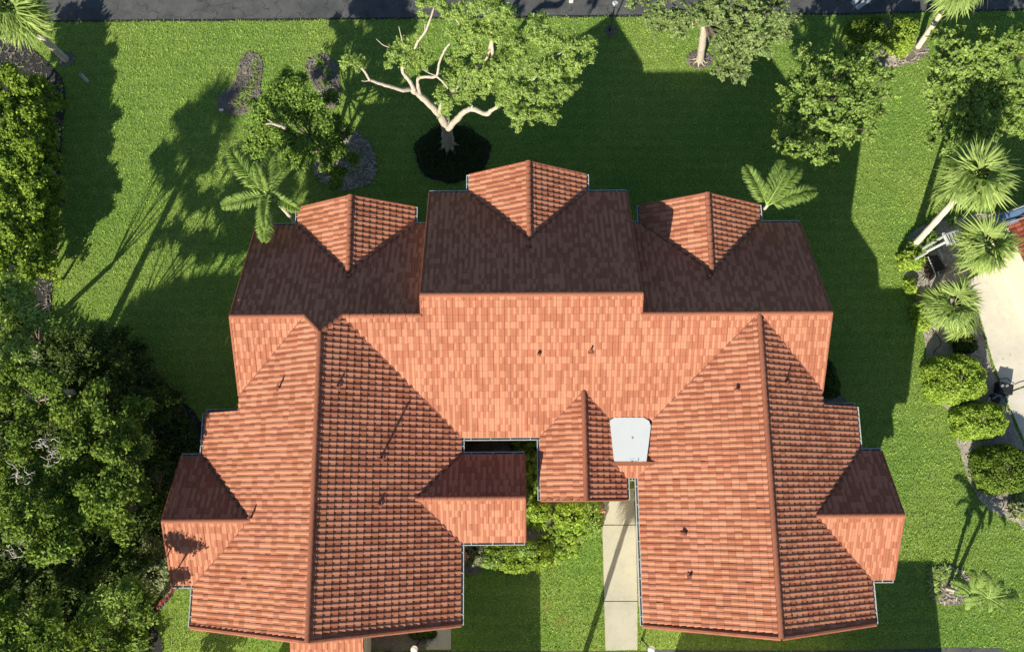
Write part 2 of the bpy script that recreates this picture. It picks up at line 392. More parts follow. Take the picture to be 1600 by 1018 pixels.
# walks: each slab is a piece
def walk(name, quads, mat, label):
    mb = MB(); allp = [p for q in quads for p in q]
    o = None
    root = None
    for q in quads:
        P = path_px(q); c = Vector((sum(p[0] for p in P) / len(P), sum(p[1] for p in P) / len(P)))
        Q = [((p[0] - c.x) * .997 + c.x, (p[1] - c.y) * .997 + c.y) for p in P]
        BEDS.append([(p[0], p[1]) for p in P])
        mb = MB(); mb.prism(Q, 0.0, 0.06)
        if root is None:
            root = mb.build(name, mat); tag(root, kind='structure')
        else:
            obj('paving_slab', mb.mesh('paving_slab', mat), root)
    return root
walk('sidewalk', [[(939, 770), (990, 762), (993, 819), (941, 819)], [(941, 820), (993, 820), (996, 938), (944, 938)], [(944, 939), (996, 939), (996, 1014), (946, 1015)]], M['concrete'], '')
walk('walkway', [[(665, 975), (705, 975), (705, 1014), (666, 1014)]], M['concrete'], '')
walk('neighbour_drive', [[(1508, 440), (1560, 412), (1640, 400), (1640, 588), (1568, 614), (1550, 560), (1530, 490)], [(1569, 616), (1640, 590), (1640, 740), (1602, 692)]], M['cream'], '')
walk('stepping_pad', [[(1374, 67), (1400, 67), (1404, 84), (1376, 88)], [(1381, 92), (1398, 86), (1402, 104), (1382, 107)]], M['stone'], '')
# road paint: two bars running up out of the picture
for q in ([(1329, 4), (1332.5, 8), (1345, 0), (1352, -8), (1348, -12)], [(1336, 11), (1340, 16), (1366, -2), (1380, -14), (1372, -18)]):
    mb = MB(); mb.poly([tuple(at(u, v, .02)) for u, v in q]); o = mb.build('road_marking', M['paintline']); tag(o, kind='structure')
mb = MB(); mb.poly([tuple(at(u, v, .026)) for u, v in [(1330.5, 3.5), (1332, 5.5), (1334, 4), (1332.5, 2)]])
mb.poly([tuple(at(u, v, .026)) for u, v in [(1334.5, 2.5), (1335.5, 4), (1336.5, 3), (1335.5, 1.5)]])
tag(mb.build('road_symbol', M['bluebit']), kind='structure')

# ------------------------------------------------------------------ the house
S = 0.5788; ZE = 5.5                       # roof slope, eave height
COS = 1 / math.sqrt(1 + S * S)
ys, yc, yfe = 0.9141, 1.8237, -4.8495
xl0, xr0, xc0, xc1 = -13.6787, 16.0555, -4.2507, 6.6277
xl, hl, yls, yrs = -9.1099, 6.6665, -14.22, -14.31
xr, hr = 12.4441, ys - yfe
xW, xE = xl - hl, xl + hl                  # eaves of the left wing
xP, xQ = xr - hr, xr + hr                  # eaves of the right wing
yst_l, yst_r = -3.5239, -3.4084
yre, yce = 2 * ys - yfe, 2 * yc - yfe
dl = (-8.2472, 3.1701, 7.7235); dc = (1.1594, 3.2227, 9.5706); dr = (10.589, 3.2594, 7.7343)
cg = (-7.9459, 2.1785, 0.8168); wg = (-8.9209, 3.167, -16.8707); eg = (-8.9065, 3.183, 19.3415)
pg = (3.8534, 2.1958, -8.0903)
yh = yre - hl
zfl = ZE + 0.45 * 1.0                      # white flat roof between porch gable and right wing
dfl = 0.45 / S
ya = at(985, 721, zfl).y                   # its south edge
# every slope: origin on the eave, direction up the slope, polygon in plan
def apex(x, w): return x
SL = []
def slope(name, e, d, poly, ze=ZE, s=S, mat='tile', edge=None):
    SL.append(dict(name=name, e=Vector(e), d=Vector(d), u=Vector((d[1], -d[0])), poly=poly, ze=ze, s=s, mat=mat))
slope('front_mid', (0, yfe), (0, 1), [(xE, yfe), (pg[0] - pg[1], yfe), (pg[0], yfe + pg[1]), (pg[0] + pg[1] - dfl, yfe + dfl), (xP + dfl, yfe + dfl), (xr, ys), (xc1, ys), (xc1, yc), (xc0, yc), (xc0, ys), (xE - hr, ys)])
slope('front_left', (0, yfe), (0, 1), [(xl0, ys), (xl0, yfe + xl0 - xW), (xW + hr, ys)])
slope('front_right', (0, yfe), (0, 1), [(xr, ys), (xr0, yfe + xQ - xr0), (xr0, ys)])
slope('rear_left', (0, yre), (0, -1), [(xl0, ys), (xW + hr, ys), (xl, yh), (xE - hr, ys), (xc0, ys), (xc0, yre), (dl[0] + dl[1], yre), (dl[0], yre - dl[1]), (dl[0] - dl[1], yre), (xl0, yre)])
slope('rear_right', (0, yre), (0, -1), [(xc1, ys), (xr0, ys), (xr0, yre), (dr[0] + dr[1], yre), (dr[0], yre - dr[1]), (dr[0] - dr[1], yre), (xc1, yre)])
slope('rear_mid', (0, yce), (0, -1), [(xc0, yc), (xc1, yc), (xc1, yce), (dc[0] + dc[1], yce), (dc[0], yce - dc[1]), (dc[0] - dc[1], yce), (xc0, yce)])
for (x, w, y), ye in ((dl, yre), (dc, yce), (dr, yre)):
    slope('gable_w', (x - w, 0), (1, 0), [(x - w, ye), (x, ye - w), (x, y), (x - w, y)])
    slope('gable_e', (x + w, 0), (-1, 0), [(x + w, ye), (x + w, y), (x, y), (x, ye - w)])
slope('wing_lw', (xW, 0), (1, 0), [(xl, yh), (xW + hr, ys), (xl0, yfe + xl0 - xW), (xl0, yst_l), (xW, yst_l), (xW, wg[0] + wg[1]), (xW + wg[1], wg[0]), (xW, wg[0] - wg[1]), (xW, yls + .12), (xl, yls)])
slope('wing_le', (xE, 0), (-1, 0), [(xl, yh), (xl, yls), (xE, yls + .12), (xE, cg[0] - cg[1]), (xE - cg[1], cg[0]), (xE, cg[0] + cg[1]), (xE, yfe), (xE - hr, ys)])
slope('wing_rw', (xP, 0), (1, 0), [(xr, ys), (xP + dfl, yfe + dfl), (xP + dfl - .35, ya), (xP, ya - dfl), (xP, yrs + .1), (xr, yrs)])
slope('wing_re', (xQ, 0), (-1, 0), [(xr, ys), (xr, yrs), (xQ, yrs + .1), (xQ, eg[0] - eg[1]), (xQ - eg[1], eg[0]), (xQ, eg[0] + eg[1]), (xQ, yst_r), (xr0, yst_r), (xr0, yfe + xQ - xr0)])
for (y, w, x), xe, sg in ((cg, xE, -1), (wg, xW, 1), (eg, xQ, -1)):
    slope('gable_n', (0, y + w), (0, -1), [(xe, y + w), (xe + sg * w, y), (x, y), (x, y + w)])
    slope('gable_s', (0, y - w), (0, 1), [(xe, y - w), (x, y - w), (x, y), (xe + sg * w, y)])
x, w, y = pg
slope('porch_w', (x - w, 0), (1, 0), [(x - w, yfe), (x - w, y), (x, y), (x, yfe + w)])
slope('porch_e', (x + w, 0), (-1, 0), [(x, yfe + w), (x, y), (x + w, y), (x + w, ya - dfl), (x + w - dfl + .2, ya), (x + w - dfl + .06, yfe + dfl)])
slope('small_s', (0, ya - dfl), (0, 1), [(x + w - dfl, ya - .16), (x + w, ya - dfl), (xP, ya - dfl), (xP + dfl, ya - .16)])
# low porch roof at the bottom of the picture
zt = 4.6
pa, pb = at(451, 1004, zt), at(566, 1004, zt)
slope('south_porch', (0, -18.6), (0, 1), [(pa.x, -18.6), (pb.x, -18.6), (pb.x, yls + .25), (pa.x, yls + .25)], ze=3.0, s=0.38)

house = empty('house', (0, -4, 0), 'large house under a sprawling terracotta tile roof with many gables and two long wings', 'house')
TW, TC = 0.2841, 0.3222                     # tile width, course length in plan
def prof(q):
    """barrel and pan section of a tile over its width 0..1"""
    if q < 0.38: return 0.018 + 0.014 * math.sin(math.pi / 2 * q / 0.38)
    if q < 0.61: return 0.032 * (0.5 + 0.5 * math.cos(math.pi * (q - .38) / .22))
    return 0.0
QS = [0.0, 0.09, 0.21, 0.38, 0.45, 0.52, 0.60, 0.80, 0.985]
def tile_faces(i, j, k1, k2, jit):
    """faces of one tile as lists of (a,b,h)"""
    a0, b0 = i * TW, j * TC; fs = []
    up = 0.046 + jit
    for n in range(len(QS) - 1):
        q0, q1 = QS[n], QS[n + 1]; h0, h1 = prof(q0), prof(q1)
        xa, xb = a0 + q0 * TW, a0 + q1 * TW
        tt = k1 if q1 <= 0.601 else k2
        m0, m1 = h0 + .002 + up * .07, h1 + .002 + up * .07; bm = b0 + TC * .93
        fs.append(([(xa, b0, h0 + up), (xb, b0, h1 + up), (xb, bm, m1), (xa, bm, m0)], tt))
        fs.append(([(xa, bm, m0), (xb, bm, m1), (xb, b0 + TC, h1 + .002), (xa, b0 + TC, h0 + .002)], -1.5))  # head strip: shade line under the next course, painted in dark
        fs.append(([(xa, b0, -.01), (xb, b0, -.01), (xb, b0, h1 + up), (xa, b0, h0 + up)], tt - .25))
    fs.append(([(a0, b0 + TC, 0), (a0, b0, up), (a0, b0, prof(0) + up), (a0, b0 + TC, prof(0))], k1))
    return fs
def clip(poly, tri):
    out = poly
    for n in range(3):
        ax, ay = tri[n]; bx, by = tri[(n + 1) % 3]; ex, ey = bx - ax, by - ay
        inp = out; out = []
        if not inp: return out
        pv = inp[-1]; pd = ex * (pv[1] - ay) - ey * (pv[0] - ax)
        for c in inp:
            cd = ex * (c[1] - ay) - ey * (c[0] - ax)
            if (cd >= 0) != (pd >= 0):
                t = pd / (pd - cd); out.append(tuple(pv[m] + (c[m] - pv[m]) * t for m in range(3)))
            if cd >= 0: out.append(c)
            pv, pd = c, cd
    return out
singles = []; field = MB(); DK = MB(); slips = []
for sl in SL:
    e, d, u, s, ze = sl['e'], sl['d'], sl['u'], sl['s'], sl['ze']
    cs = 1 / math.sqrt(1 + s * s); nrm = Vector((-d.x * s * cs, -d.y * s * cs, cs))
    P = [((Vector(p) - e).dot(u), (Vector(p) - e).dot(d)) for p in sl['poly']]
    ar = sum(P[n - 1][0] * P[n][1] - P[n][0] * P[n - 1][1] for n in range(len(P)))
    if ar < 0: P = P[::-1]
    sl['P'] = P
    def world_pt(q, sl=sl, e=e, d=d, u=u, s=s, ze=ze, nrm=nrm):
        return Vector((e.x + u.x * q[0] + d.x * q[1], e.y + u.y * q[0] + d.y * q[1], ze + s * q[1])) + nrm * q[2]
    sl['W'] = world_pt
    tris = [[P[i] for i in t] for t in tessellate_polygon([[Vector((a, b, 0)) for a, b in P]])]
    T2 = []
    for t in tris:
        c = (t[1][0] - t[0][0]) * (t[2][1] - t[0][1]) - (t[1][1] - t[0][1]) * (t[2][0] - t[0][0])
        if abs(c) < 1e-6: continue
        T2.append(t if c > 0 else t[::-1])
    # deck: underside and edges of the slope
    for t in T2:
        DK.poly([world_pt((a, b, -.02)) for a, b in t]); DK.poly([world_pt((a, b, -.2)) for a, b in t[::-1]])
    for n in range(len(P)):
        (a1, b1), (a2, b2) = P[n - 1], P[n]
        DK.quad(world_pt((a1, b1, -.2)), world_pt((a2, b2, -.2)), world_pt((a2, b2, -.02)), world_pt((a1, b1, -.02)))
    A = np.array(P); i0, i1 = int(math.floor(A[:, 0].min() / TW)), int(math.ceil(A[:, 0].max() / TW))
    j0, j1 = int(math.floor(A[:, 1].min() / TC - 1e-4)), int(math.ceil(A[:, 1].max() / TC))
    I, J = np.meshgrid(np.arange(i0, i1), np.arange(j0, j1))
    I, J = I.ravel(), J.ravel(); cnt = np.zeros(len(I), int); tot = 0
    for fx in (.001, .25, .5, .75, .999):
        for fy in (.001, .25, .5, .75, .999):
            cnt += pip(P, (I + fx) * TW, (J + fy) * TC); tot += 1
    for i, j, c in zip(I, J, cnt):
        if c == 0: continue
        k1 = float(random.random() < .60); k2 = float(random.random() < .34)
        sh = random.uniform(-.10, .06)
        if c == tot:
            w0 = world_pt(((i + .5) * TW, (j + .5) * TC, .03))
            q = CR.transposed() @ (w0 - CAM); score = nrm.dot((CAM - w0).normalized()) / q.length ** 2
            singles.append((score, sl, i, j, k1, k2))
            continue
        jit = random.uniform(-.006, .008)
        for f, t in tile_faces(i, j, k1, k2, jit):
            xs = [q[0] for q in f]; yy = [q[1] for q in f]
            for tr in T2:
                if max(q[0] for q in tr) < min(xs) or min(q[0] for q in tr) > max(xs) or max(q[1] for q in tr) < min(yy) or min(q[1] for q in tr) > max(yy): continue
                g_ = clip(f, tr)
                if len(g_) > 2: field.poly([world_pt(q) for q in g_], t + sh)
singles.sort(key=lambda t: -t[0])
NSEP = 300
for sc, sl, i, j, k1, k2 in singles[NSEP:]:
    jit = random.uniform(-.006, .008); sh = random.uniform(-.10, .06)
    if random.random() < .012: jit += .022         # a slipped or lifted tile now and then
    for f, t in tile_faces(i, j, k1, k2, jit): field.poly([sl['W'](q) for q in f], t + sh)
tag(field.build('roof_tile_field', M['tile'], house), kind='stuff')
variants = {}
for k1 in (0., 1.):
    for k2 in (0., 1.):
        mb = MB()
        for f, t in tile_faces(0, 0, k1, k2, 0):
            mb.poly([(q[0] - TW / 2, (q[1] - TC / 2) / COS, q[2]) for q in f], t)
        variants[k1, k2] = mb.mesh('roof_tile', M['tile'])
Hinv = Matrix.Translation(house.location).inverted()
for sc, sl, i, j, k1, k2 in singles[:NSEP]:
    u, d, s = sl['u'], sl['d'], sl['s']; cs = 1 / math.sqrt(1 + s * s)
    U = Vector((u.x, u.y, 0)); V_ = Vector((d.x * cs, d.y * cs, s * cs)); Nn = U.cross(V_)
    o = bpy.data.objects.new('roof_tile', variants[k1, k2]); lnk(o, house)
    p = sl['W'](((i + .5) * TW, (j + .5) * TC, random.uniform(-.004, .006)))
    mm = Matrix((U, V_, Nn)).transposed().to_4x4(); mm.translation = p
    o.matrix_parent_inverse = Hinv; o.matrix_basis = mm
DK.build('roof_deck', M['deck'], house)
PL_ = {sl['name']: sl for sl in SL}

# ridge and hip caps: one barrel tile after another
cap = MB(); n = 7; L = 0.42
for k in range(n):
    a0, a1 = math.pi * k / n, math.pi * (k + 1) / n
    for (r0, r1, l0, l1) in ((.142, .108, -L / 2, L / 2),):
        cap.quad((r0 * math.cos(a0), l0, r0 * .75 * math.sin(a0)), (r0 * math.cos(a1), l0, r0 * .75 * math.sin(a1)), (r1 * math.cos(a1), l1, r1 * .75 * math.sin(a1)), (r1 * math.cos(a0), l1, r1 * .75 * math.sin(a0)))
cap.poly([(.142 * math.cos(math.pi * k / n), -L / 2, .1065 * math.sin(math.pi * k / n)) for k in range(n + 1)])
capme = cap.mesh('ridge_tile', M['ridge'], True)
bed_mb = MB()
def ridge(p, q, lift=.02, w=1.0):
    p, q = Vector(p), Vector(q); d = (q - p); Ln = d.length; d.normalize(); k = max(1, round(Ln / .38)); st = Ln / k
    side = d.cross(Vector((0, 0, 1))).normalized(); up = side.cross(d)
    for i in range(k):
        c = p + d * (st * (i + .5)) + Vector((0, 0, lift))
        o = bpy.data.objects.new('ridge_tile', capme); lnk(o, house)
        mm = Matrix((side * w, d, up)).transposed().to_4x4(); mm.translation = c + Vector((0, 0, random.uniform(-.004, .006)))
        o.matrix_parent_inverse = Hinv; o.matrix_basis = mm
    a = p + Vector((0, 0, lift - .06)); b = q + Vector((0, 0, lift - .06))
    s2 = side * .12
    bed_mb.quad(a - s2, a + s2, b + s2, b - s2); bed_mb.quad(a - s2, b - s2, b - s2 - Vector((0, 0, .08)), a - s2 - Vector((0, 0, .08)))
    bed_mb.quad(a + s2, b + s2, b + s2 - Vector((0, 0, .08)), a + s2 - Vector((0, 0, .08)))
zc, zs, zl = ZE + S * (yc - yfe), ZE + S * hr, ZE + S * hl
ridge((xc0, yc, zc), (xc1, yc, zc)); ridge((xc0, ys, zs), (xE - hr, ys, zs)); ridge((xE - hr, ys, zs), (xl, yh, zl))
ridge((xW + hr, ys, zs), (xl, yh, zl)); ridge((xl0, ys, zs), (xW + hr, ys, zs)); ridge((xc1, ys, zs), (xr0, ys, zs))
ridge((xl, yls, zl), (xl, yh, zl), .05); ridge((xr, yrs, zs), (xr, ys - .1, zs), .05)
for (x, w, y), ye in ((dl, yre), (dc, yce), (dr, yre)): ridge((x, y, ZE + S * w), (x, ye - w, ZE + S * w), .05)
for (y, w, x), xe, sg in ((cg, xE, -1), (wg, xW, 1), (eg, xQ, -1)): ridge((x, y, ZE + S * w), (xe + sg * w, y, ZE + S * w))
ridge((pg[0], pg[2], ZE + S * pg[1]), (pg[0], yfe + pg[1], ZE + S * pg[1]), .05)
bed_mb.build('ridge_mortar', M['deck'], house)

# verge strips: a raised terracotta roll along every sloping gable edge
def verge(p, q, r=.085, out=(0, 0, 0)):
    p, q = Vector(p), Vector(q); mb = MB(); k = max(1, round((q - p).length / .4))
    d = (q - p).normalized(); side = d.cross(Vector((0, 0, 1))).normalized(); up = side.cross(d)
    if up.z < 0: up = -up
    for i in range(k):
        a = p + (q - p) * (i / k); b = p + (q - p) * ((i + 1) / k); hh = random.uniform(0, .006)
        r0, r1 = r, r * .93
        ring = [(math.cos(t) * 1.15, math.sin(t) * .85 + .35) for t in np.linspace(-.25, math.pi + .25, 6)]
        for (x1, z1), (x2, z2) in zip(ring, ring[1:]):
            mb.quad(a + side * x1 * r1 + up * (z1 * r1 + hh), a + side * x2 * r1 + up * (z2 * r1 + hh), b + side * x2 * r0 + up * (z2 * r0 + hh), b + side * x1 * r0 + up * (z1 * r0 + hh), random.random() * .6)
    mb.box(*(((p + q) / 2) - up * .10), 0.001, .001, .001)
    # barge board under the roll
    for sg in (-1, 1):
        o_ = side * (.03 * sg)
        mb.quad(p + o_ - up * .24, q + o_ - up * .24, q + o_ + up * .03, p + o_ + up * .03, 0)
    mb.build('verge_tiles', M['ridge'], house)
def zz(n): return ZE + S * n
V_E = []
V_E += [((xc0, yc, zc), (xc0, yce, ZE)), ((xc1, yc, zc), (xc1, yce, ZE)), ((xc0, yc, zc), (xc0, ys, zs)), ((xc1, yc, zc), (xc1, ys, zs))]
V_E += [((xl0, ys, zs), (xl0, yre, ZE)), ((xr0, ys, zs), (xr0, yre, ZE)), ((xl0, ys, zs), (xl0, yfe + xl0 - xW, zz(xl0 - xW))), ((xr0, ys, zs), (xr0, yfe + xQ - xr0, zz(xQ - xr0)))]
for x, w, y in (dl, dc, dr, pg): V_E += [((x, y, zz(w)), (x - w, y, ZE)), ((x, y, zz(w)), (x + w, y, ZE))]
for y, w, x in (cg, wg, eg): V_E += [((x, y, zz(w)), (x, y + w, ZE)), ((x, y, zz(w)), (x, y - w, ZE))]
for a, b in V_E: verge(a, b, .06)
for a, b in (((xl, yls, zl), (xW, yls + .12, ZE)), ((xl, yls, zl), (xE, yls + .12, ZE)), ((xr, yrs, zs), (xP, yrs + .1, ZE)), ((xr, yrs, zs), (xQ, yrs + .1, ZE))): verge(a, b, .11)
verge((xl0, yst_l, zz(xl0 - xW)), (xW, yst_l, ZE), .04); verge((xr0, yst_r, zz(xQ - xr0)), (xQ, yst_r, ZE), .04)
# lead valleys
def valley(p, q):
    vb = MB()
    p, q = Vector(p), Vector(q); d = (q - p).normalized(); side = d.cross(Vector((0, 0, 1))).normalized() * .022; l = Vector((0, 0, .075))
    vb.quad(p - side + l, p + side + l, q + side + l, q - side + l)
    for s_ in (side, -side): vb.quad(p + s_ + l, q + s_ + l, q + s_ - l, p + s_ - l)
    vb.build('valley_flashing', M['pipe'], house)
valley((xE, yfe, ZE), (xE - hr, ys, zs)); valley((xP + dfl, yfe + dfl, zfl), (xr, ys, zs)); valley((xl0, yfe + xl0 - xW, zz(xl0 - xW)), (xW + hr, ys, zs)); valley((xr0, yfe + xQ - xr0, zz(xQ - xr0)), (xr, ys, zs))
for (y, w, x), xe, sg in ((cg, xE, -1), (wg, xW, 1), (eg, xQ, -1)):
    valley((xe, y + w, ZE), (xe + sg * w, y, zz(w))); valley((xe, y - w, ZE), (xe + sg * w, y, zz(w)))
for (x, w, y), ye in ((dl, yre), (dc, yce), (dr, yre)):
    valley((x - w, ye, ZE), (x, ye - w, zz(w))); valley((x + w, ye, ZE), (x, ye - w, zz(w)))
valley((pg[0] - pg[1], yfe, ZE), (pg[0], yfe + pg[1], zz(pg[1]))); valley((pg[0] + pg[1] - dfl, yfe + dfl, zfl), (pg[0], yfe + pg[1], zz(pg[1])))
valley((pg[0] + pg[1], ya - dfl, ZE), (pg[0] + pg[1] - dfl, ya, zfl)); valley((xP, ya - dfl, ZE), (xP + dfl, ya, zfl))

# white flat roof
fx0, fx1, fy1 = pg[0] + pg[1] - dfl, xP + dfl, yfe + dfl
mb = MB(); mb.prism([tuple(at(u, v, zfl + .13)[:2]) for u, v in [(960, 720), (1010, 720), (1013.5, 694), (1017, 665), (1014, 657), (1006, 652), (960, 652), (953, 656), (956.5, 690)]], zfl - .4, zfl + .13)
mb.build('flat_roof', M['whiteroof'], house)
mb = MB(); mb.box((fx0 + fx1) / 2, ya - .10, zfl + .01, fx1 - fx0 - .1, .19, .10); mb.build('roof_kerb', M['ridge'], house)
mb = MB(); mb.tube([(fx0 + 1.1, ya + 1.2, zfl + .13), (fx0 + 1.1, ya + 1.2, zfl + .145)], .05, 8); mb.build('roof_drain', M['grey'], house)
mb = MB()
for k in range(9): mb.box(fx0 + .9 + random.random() * .5, ya + .03 + random.random() ** 2 * .15, zfl + .135, random.uniform(.02, .05), random.uniform(.02, .04), .012, random.random() * 3)
tag(mb.build('leaf_litter', M['bark'], house), kind='stuff')

# gutters
def gutter(p, q, o, z=ZE):
    """p,q in plan along the eave, o outward"""
    p, q, o = Vector(p), Vector(q), Vector(o); d = (q - p).normalized(); L = (q - p).length; w = .135
    mb = MB()
    def P3(a, b, zz_): v = p + d * a + o * b; return (v.x, v.y, zz_)
    zt, zb = z - .005, z - .12; t = .028
    def slab(a0, a1, b0, b1, z0, z1):
        c = [P3(a0, b0, z0), P3(a1, b0, z0), P3(a1, b1, z0), P3(a0, b1, z0), P3(a0, b0, z1), P3(a1, b0, z1), P3(a1, b1, z1), P3(a0, b1, z1)]
        for f in ((3, 2, 1, 0), (4, 5, 6, 7), (0, 1, 5, 4), (1, 2, 6, 5), (2, 3, 7, 6), (3, 0, 4, 7)): mb.quad(*[c[i] for i in f])
    slab(0, L, .012, .012 + t, zb, zt); slab(0, L, w, w + t + .008, zb, zt); slab(0, t, .042, w - .002, zb, zt); slab(L - t, L, .042, w - .002, zb, zt)
    k = max(1, int(L / .85)); g_ = mb.build('gutter', M['white'], house)
    mb = MB(); slab(.03, L - .03, .042, w - .002, zb + .002, zb + .03); obj('gutter_debris', mb.mesh('gutter_debris', M['gutter_in']), g_)
    mb = MB()
    for i in range(k):
        a = L * (i + .5) / k; slab(a - .02, a + .02, .0, w + .03, zt + .002, zt + .014)
    obj('gutter_bracket', mb.mesh('gutter_bracket', M['white']), g_)
GU = [((xl0, yre), (dl[0] - dl[1], yre), (0, 1)), ((dl[0] + dl[1], yre), (xc0 - .1, yre), (0, 1)), ((xc0, yce), (dc[0] - dc[1], yce), (0, 1)), ((dc[0] + dc[1], yce), (xc1, yce), (0, 1)),
      ((xc1 + .1, yre), (dr[0] - dr[1], yre), (0, 1)), ((dr[0] + dr[1], yre), (xr0, yre), (0, 1)),
      ((xE, yfe), (pg[0] - pg[1], yfe), (0, -1)), ((xE, yfe), (xE, cg[0] + cg[1]), (1, 0)), ((xE, cg[0] - cg[1]), (xE, yls + .1), (1, 0)),
      ((xW, yst_l), (xW, wg[0] + wg[1]), (-1, 0)), ((xW, wg[0] - wg[1]), (xW, yls + .1), (-1, 0)), ((xE, cg[0] + cg[1]), (cg[2], cg[0] + cg[1]), (0, 1)), ((xE, cg[0] - cg[1]), (cg[2], cg[0] - cg[1]), (0, -1)),
      ((wg[2], wg[0] + wg[1]), (xW, wg[0] + wg[1]), (0, 1)), ((wg[2], wg[0] - wg[1]), (xW, wg[0] - wg[1]), (0, -1)),
      ((pg[0] - pg[1], yfe - .15), (pg[0] - pg[1], pg[2]), (-1, 0)), ((pg[0] + pg[1], ya - dfl), (pg[0] + pg[1], pg[2]), (1, 0)), ((xP, ya - dfl), (xP, yrs + .1), (-1, 0)), ((pg[0] + pg[1] + .16, ya - dfl), (xP - .16, ya - dfl), (0, -1)),
      ((xQ, yst_r), (xQ, eg[0] + eg[1]), (1, 0)), ((xQ, eg[0] - eg[1]), (xQ, yrs + .1), (1, 0)), ((xQ, eg[0] + eg[1]), (eg[2], eg[0] + eg[1]), (0, 1)), ((xQ, eg[0] - eg[1]), (eg[2], eg[0] - eg[1]), (0, -1)),
      ((xW, yst_l + .05), (xl0, yst_l + .05), (0, 1)), ((xr0, yst_r + .05), (xQ, yst_r + .05), (0, 1)), ((xl0 - .05, yfe + xl0 - xW), (xl0 - .05, yst_l + .2), (-1, 0)), ((xr0 + .05, yfe + xQ - xr0), (xr0 + .05, yst_r + .2), (1, 0))]
for (x, w, y), ye in ((dl, yre), (dc, yce), (dr, yre)): GU += [((x - w, ye), (x - w, y), (-1, 0)), ((x + w, ye), (x + w, y), (1, 0))]
for a, b, o in GU: gutter(a, b, o)

# walls under the roofs
def volume(axis, lo, hi, mid, a0, a1, inset=.6, ze=ZE):
    """prism with a gabled top: cross-section lo..hi with ridge at mid, run a0..a1"""
    def zt(c): return ze + S * min(c - lo, hi - c) - .24
    pr = [(lo + inset, 0), (lo + inset, zt(lo + inset)), (mid, ze + S * min(mid - lo, hi - mid) - .24), (hi - inset, zt(hi - inset)), (hi - inset, 0)]
    mb = MB()
    A = [((a0, c, z) if axis == 'x' else (c, a0, z)) for c, z in pr]; B = [((a1, c, z) if axis == 'x' else (c, a1, z)) for c, z in pr]
    mb.poly(A); mb.poly(B[::-1])
    for n in range(5): mb.quad(A[n - 1], A[n], B[n], B[n - 1])
    mb.build('wall', M['stucco'], house)
volume('x', yfe, yre, ys, xl0 + .3, xr0 - .3); volume('x', yfe, yce, yc, xc0 + .06, xc1 - .06)
volume('y', xW, xE, xl, yls + .35, yst_l - .35); volume('y', xP, xQ, xr, yrs + .35, yst_r - .35)
for (x, w, y), ye in ((dl, yre), (dc, yce), (dr, yre)): volume('y', x - w, x + w, x, ye - w, y - .3)
for (y, w, x), xe, sg in ((cg, xE, -1), (wg, xW, 1), (eg, xQ, -1)): volume('x', y - w, y + w, y, min(xe + sg * w, x + sg * .3), max(xe + sg * w, x + sg * .3))
volume('y', pg[0] - pg[1], pg[0] + pg[1], pg[0], pg[2] + .3, yfe + pg[1] - .6)
mb = MB(); mb.box(6.4, (ya + fy1) / 2, 2.9, 2.0, fy1 - ya - .1, 5.6); mb.build('wall', M['stucco'], house)
mb = MB(); mb.box((pa.x + pb.x) / 2, -16.3, 1.6, pb.x - pa.x - .5, 3.6, 3.0); mb.build('wall', M['stucco'], house)
def window(cx, cy, cz, w, h, nx, ny):
    mb = MB(); sx, sy = (w, .06) if ny else (.06, w); mb.box(cx + nx * .02, cy + ny * .02, cz, sx + .12 * bool(ny), sy + .12 * bool(nx), h + .12); f = mb.build('window', M['white'], house)
    mb = MB(); mb.box(cx + nx * .04, cy + ny * .04, cz, sx, sy, h); obj('pane', mb.mesh('pane', M['glass']), f)
for x in (-12, -9.1, -6.2): window(x, yls + .34, 3.9, 1.2, 1.2, 0, -1)
for x in (9.6, 12.4, 15.2): window(x, yrs + .34, 3.9, 1.2, 1.2, 0, -1)
for x in (dl[0], dc[0], dr[0]): window(x, {dl[0]: dl[2], dc[0]: dc[2], dr[0]: dr[2]}[x] - .29, 4.0, 1.6, 1.3, 0, 1)
for y in (-7.5, -12.8): window(xQ - .59, y if y > -8 else y, 3.9, 1.1, 1.2, 1, 0)

# pipes and hoods through the roof
def z_on(sl, x, y): return sl['ze'] + sl['s'] * (Vector((x, y)) - sl['e']).dot(sl['d'])
def on_roof(name, u, v):
    sl = PL_[name] if isinstance(name, str) else name; z = 7.0
    for _ in range(30): p = at(u, v, z); z = z_on(sl, p.x, p.y)
    return Vector((p.x, p.y, z))
def vent_pipe(name, u, v, h, r=.05):
    p = on_roof(name, u, v); mb = MB()
    mb.tube([p - Vector((0, 0, .05)), p + Vector((0, 0, h))], r, 9); mb.tube([p - Vector((0, 0, .02)), p + Vector((0, 0, .10))], [r * 2.2, r * 1.15], 9)
    mb.box(p.x, p.y, p.z + .045, .30, .30, .012)
    mb.build('vent_pipe', M['pipe'], house)
def hood(name, u, v, ang, w=.24):
    p = on_roof(name, u, v); mb = MB(); c, s_ = math.cos(ang), math.sin(ang)
    def T(a, b, z): return (p.x + a * c - b * s_, p.y + a * s_ + b * c, p.z + z)
    mb.tube([(p.x, p.y, p.z - .1), (p.x, p.y, p.z + .07)], [w * .8, w * .42], 8)
    mb.tube([(p.x, p.y, p.z), (p.x, p.y, p.z + .16)], w * .36, 10); h_ = mb.build('hood_vent', M['ridge'], house)
    mb = MB(); mb.tube([(p.x, p.y, p.z + .17), (p.x, p.y, p.z + .21), (p.x, p.y, p.z + .25)], [w * .52, w * .50, w * .22], 12); obj('vent_cap', mb.mesh('vent_cap', M['pipe']), h_)
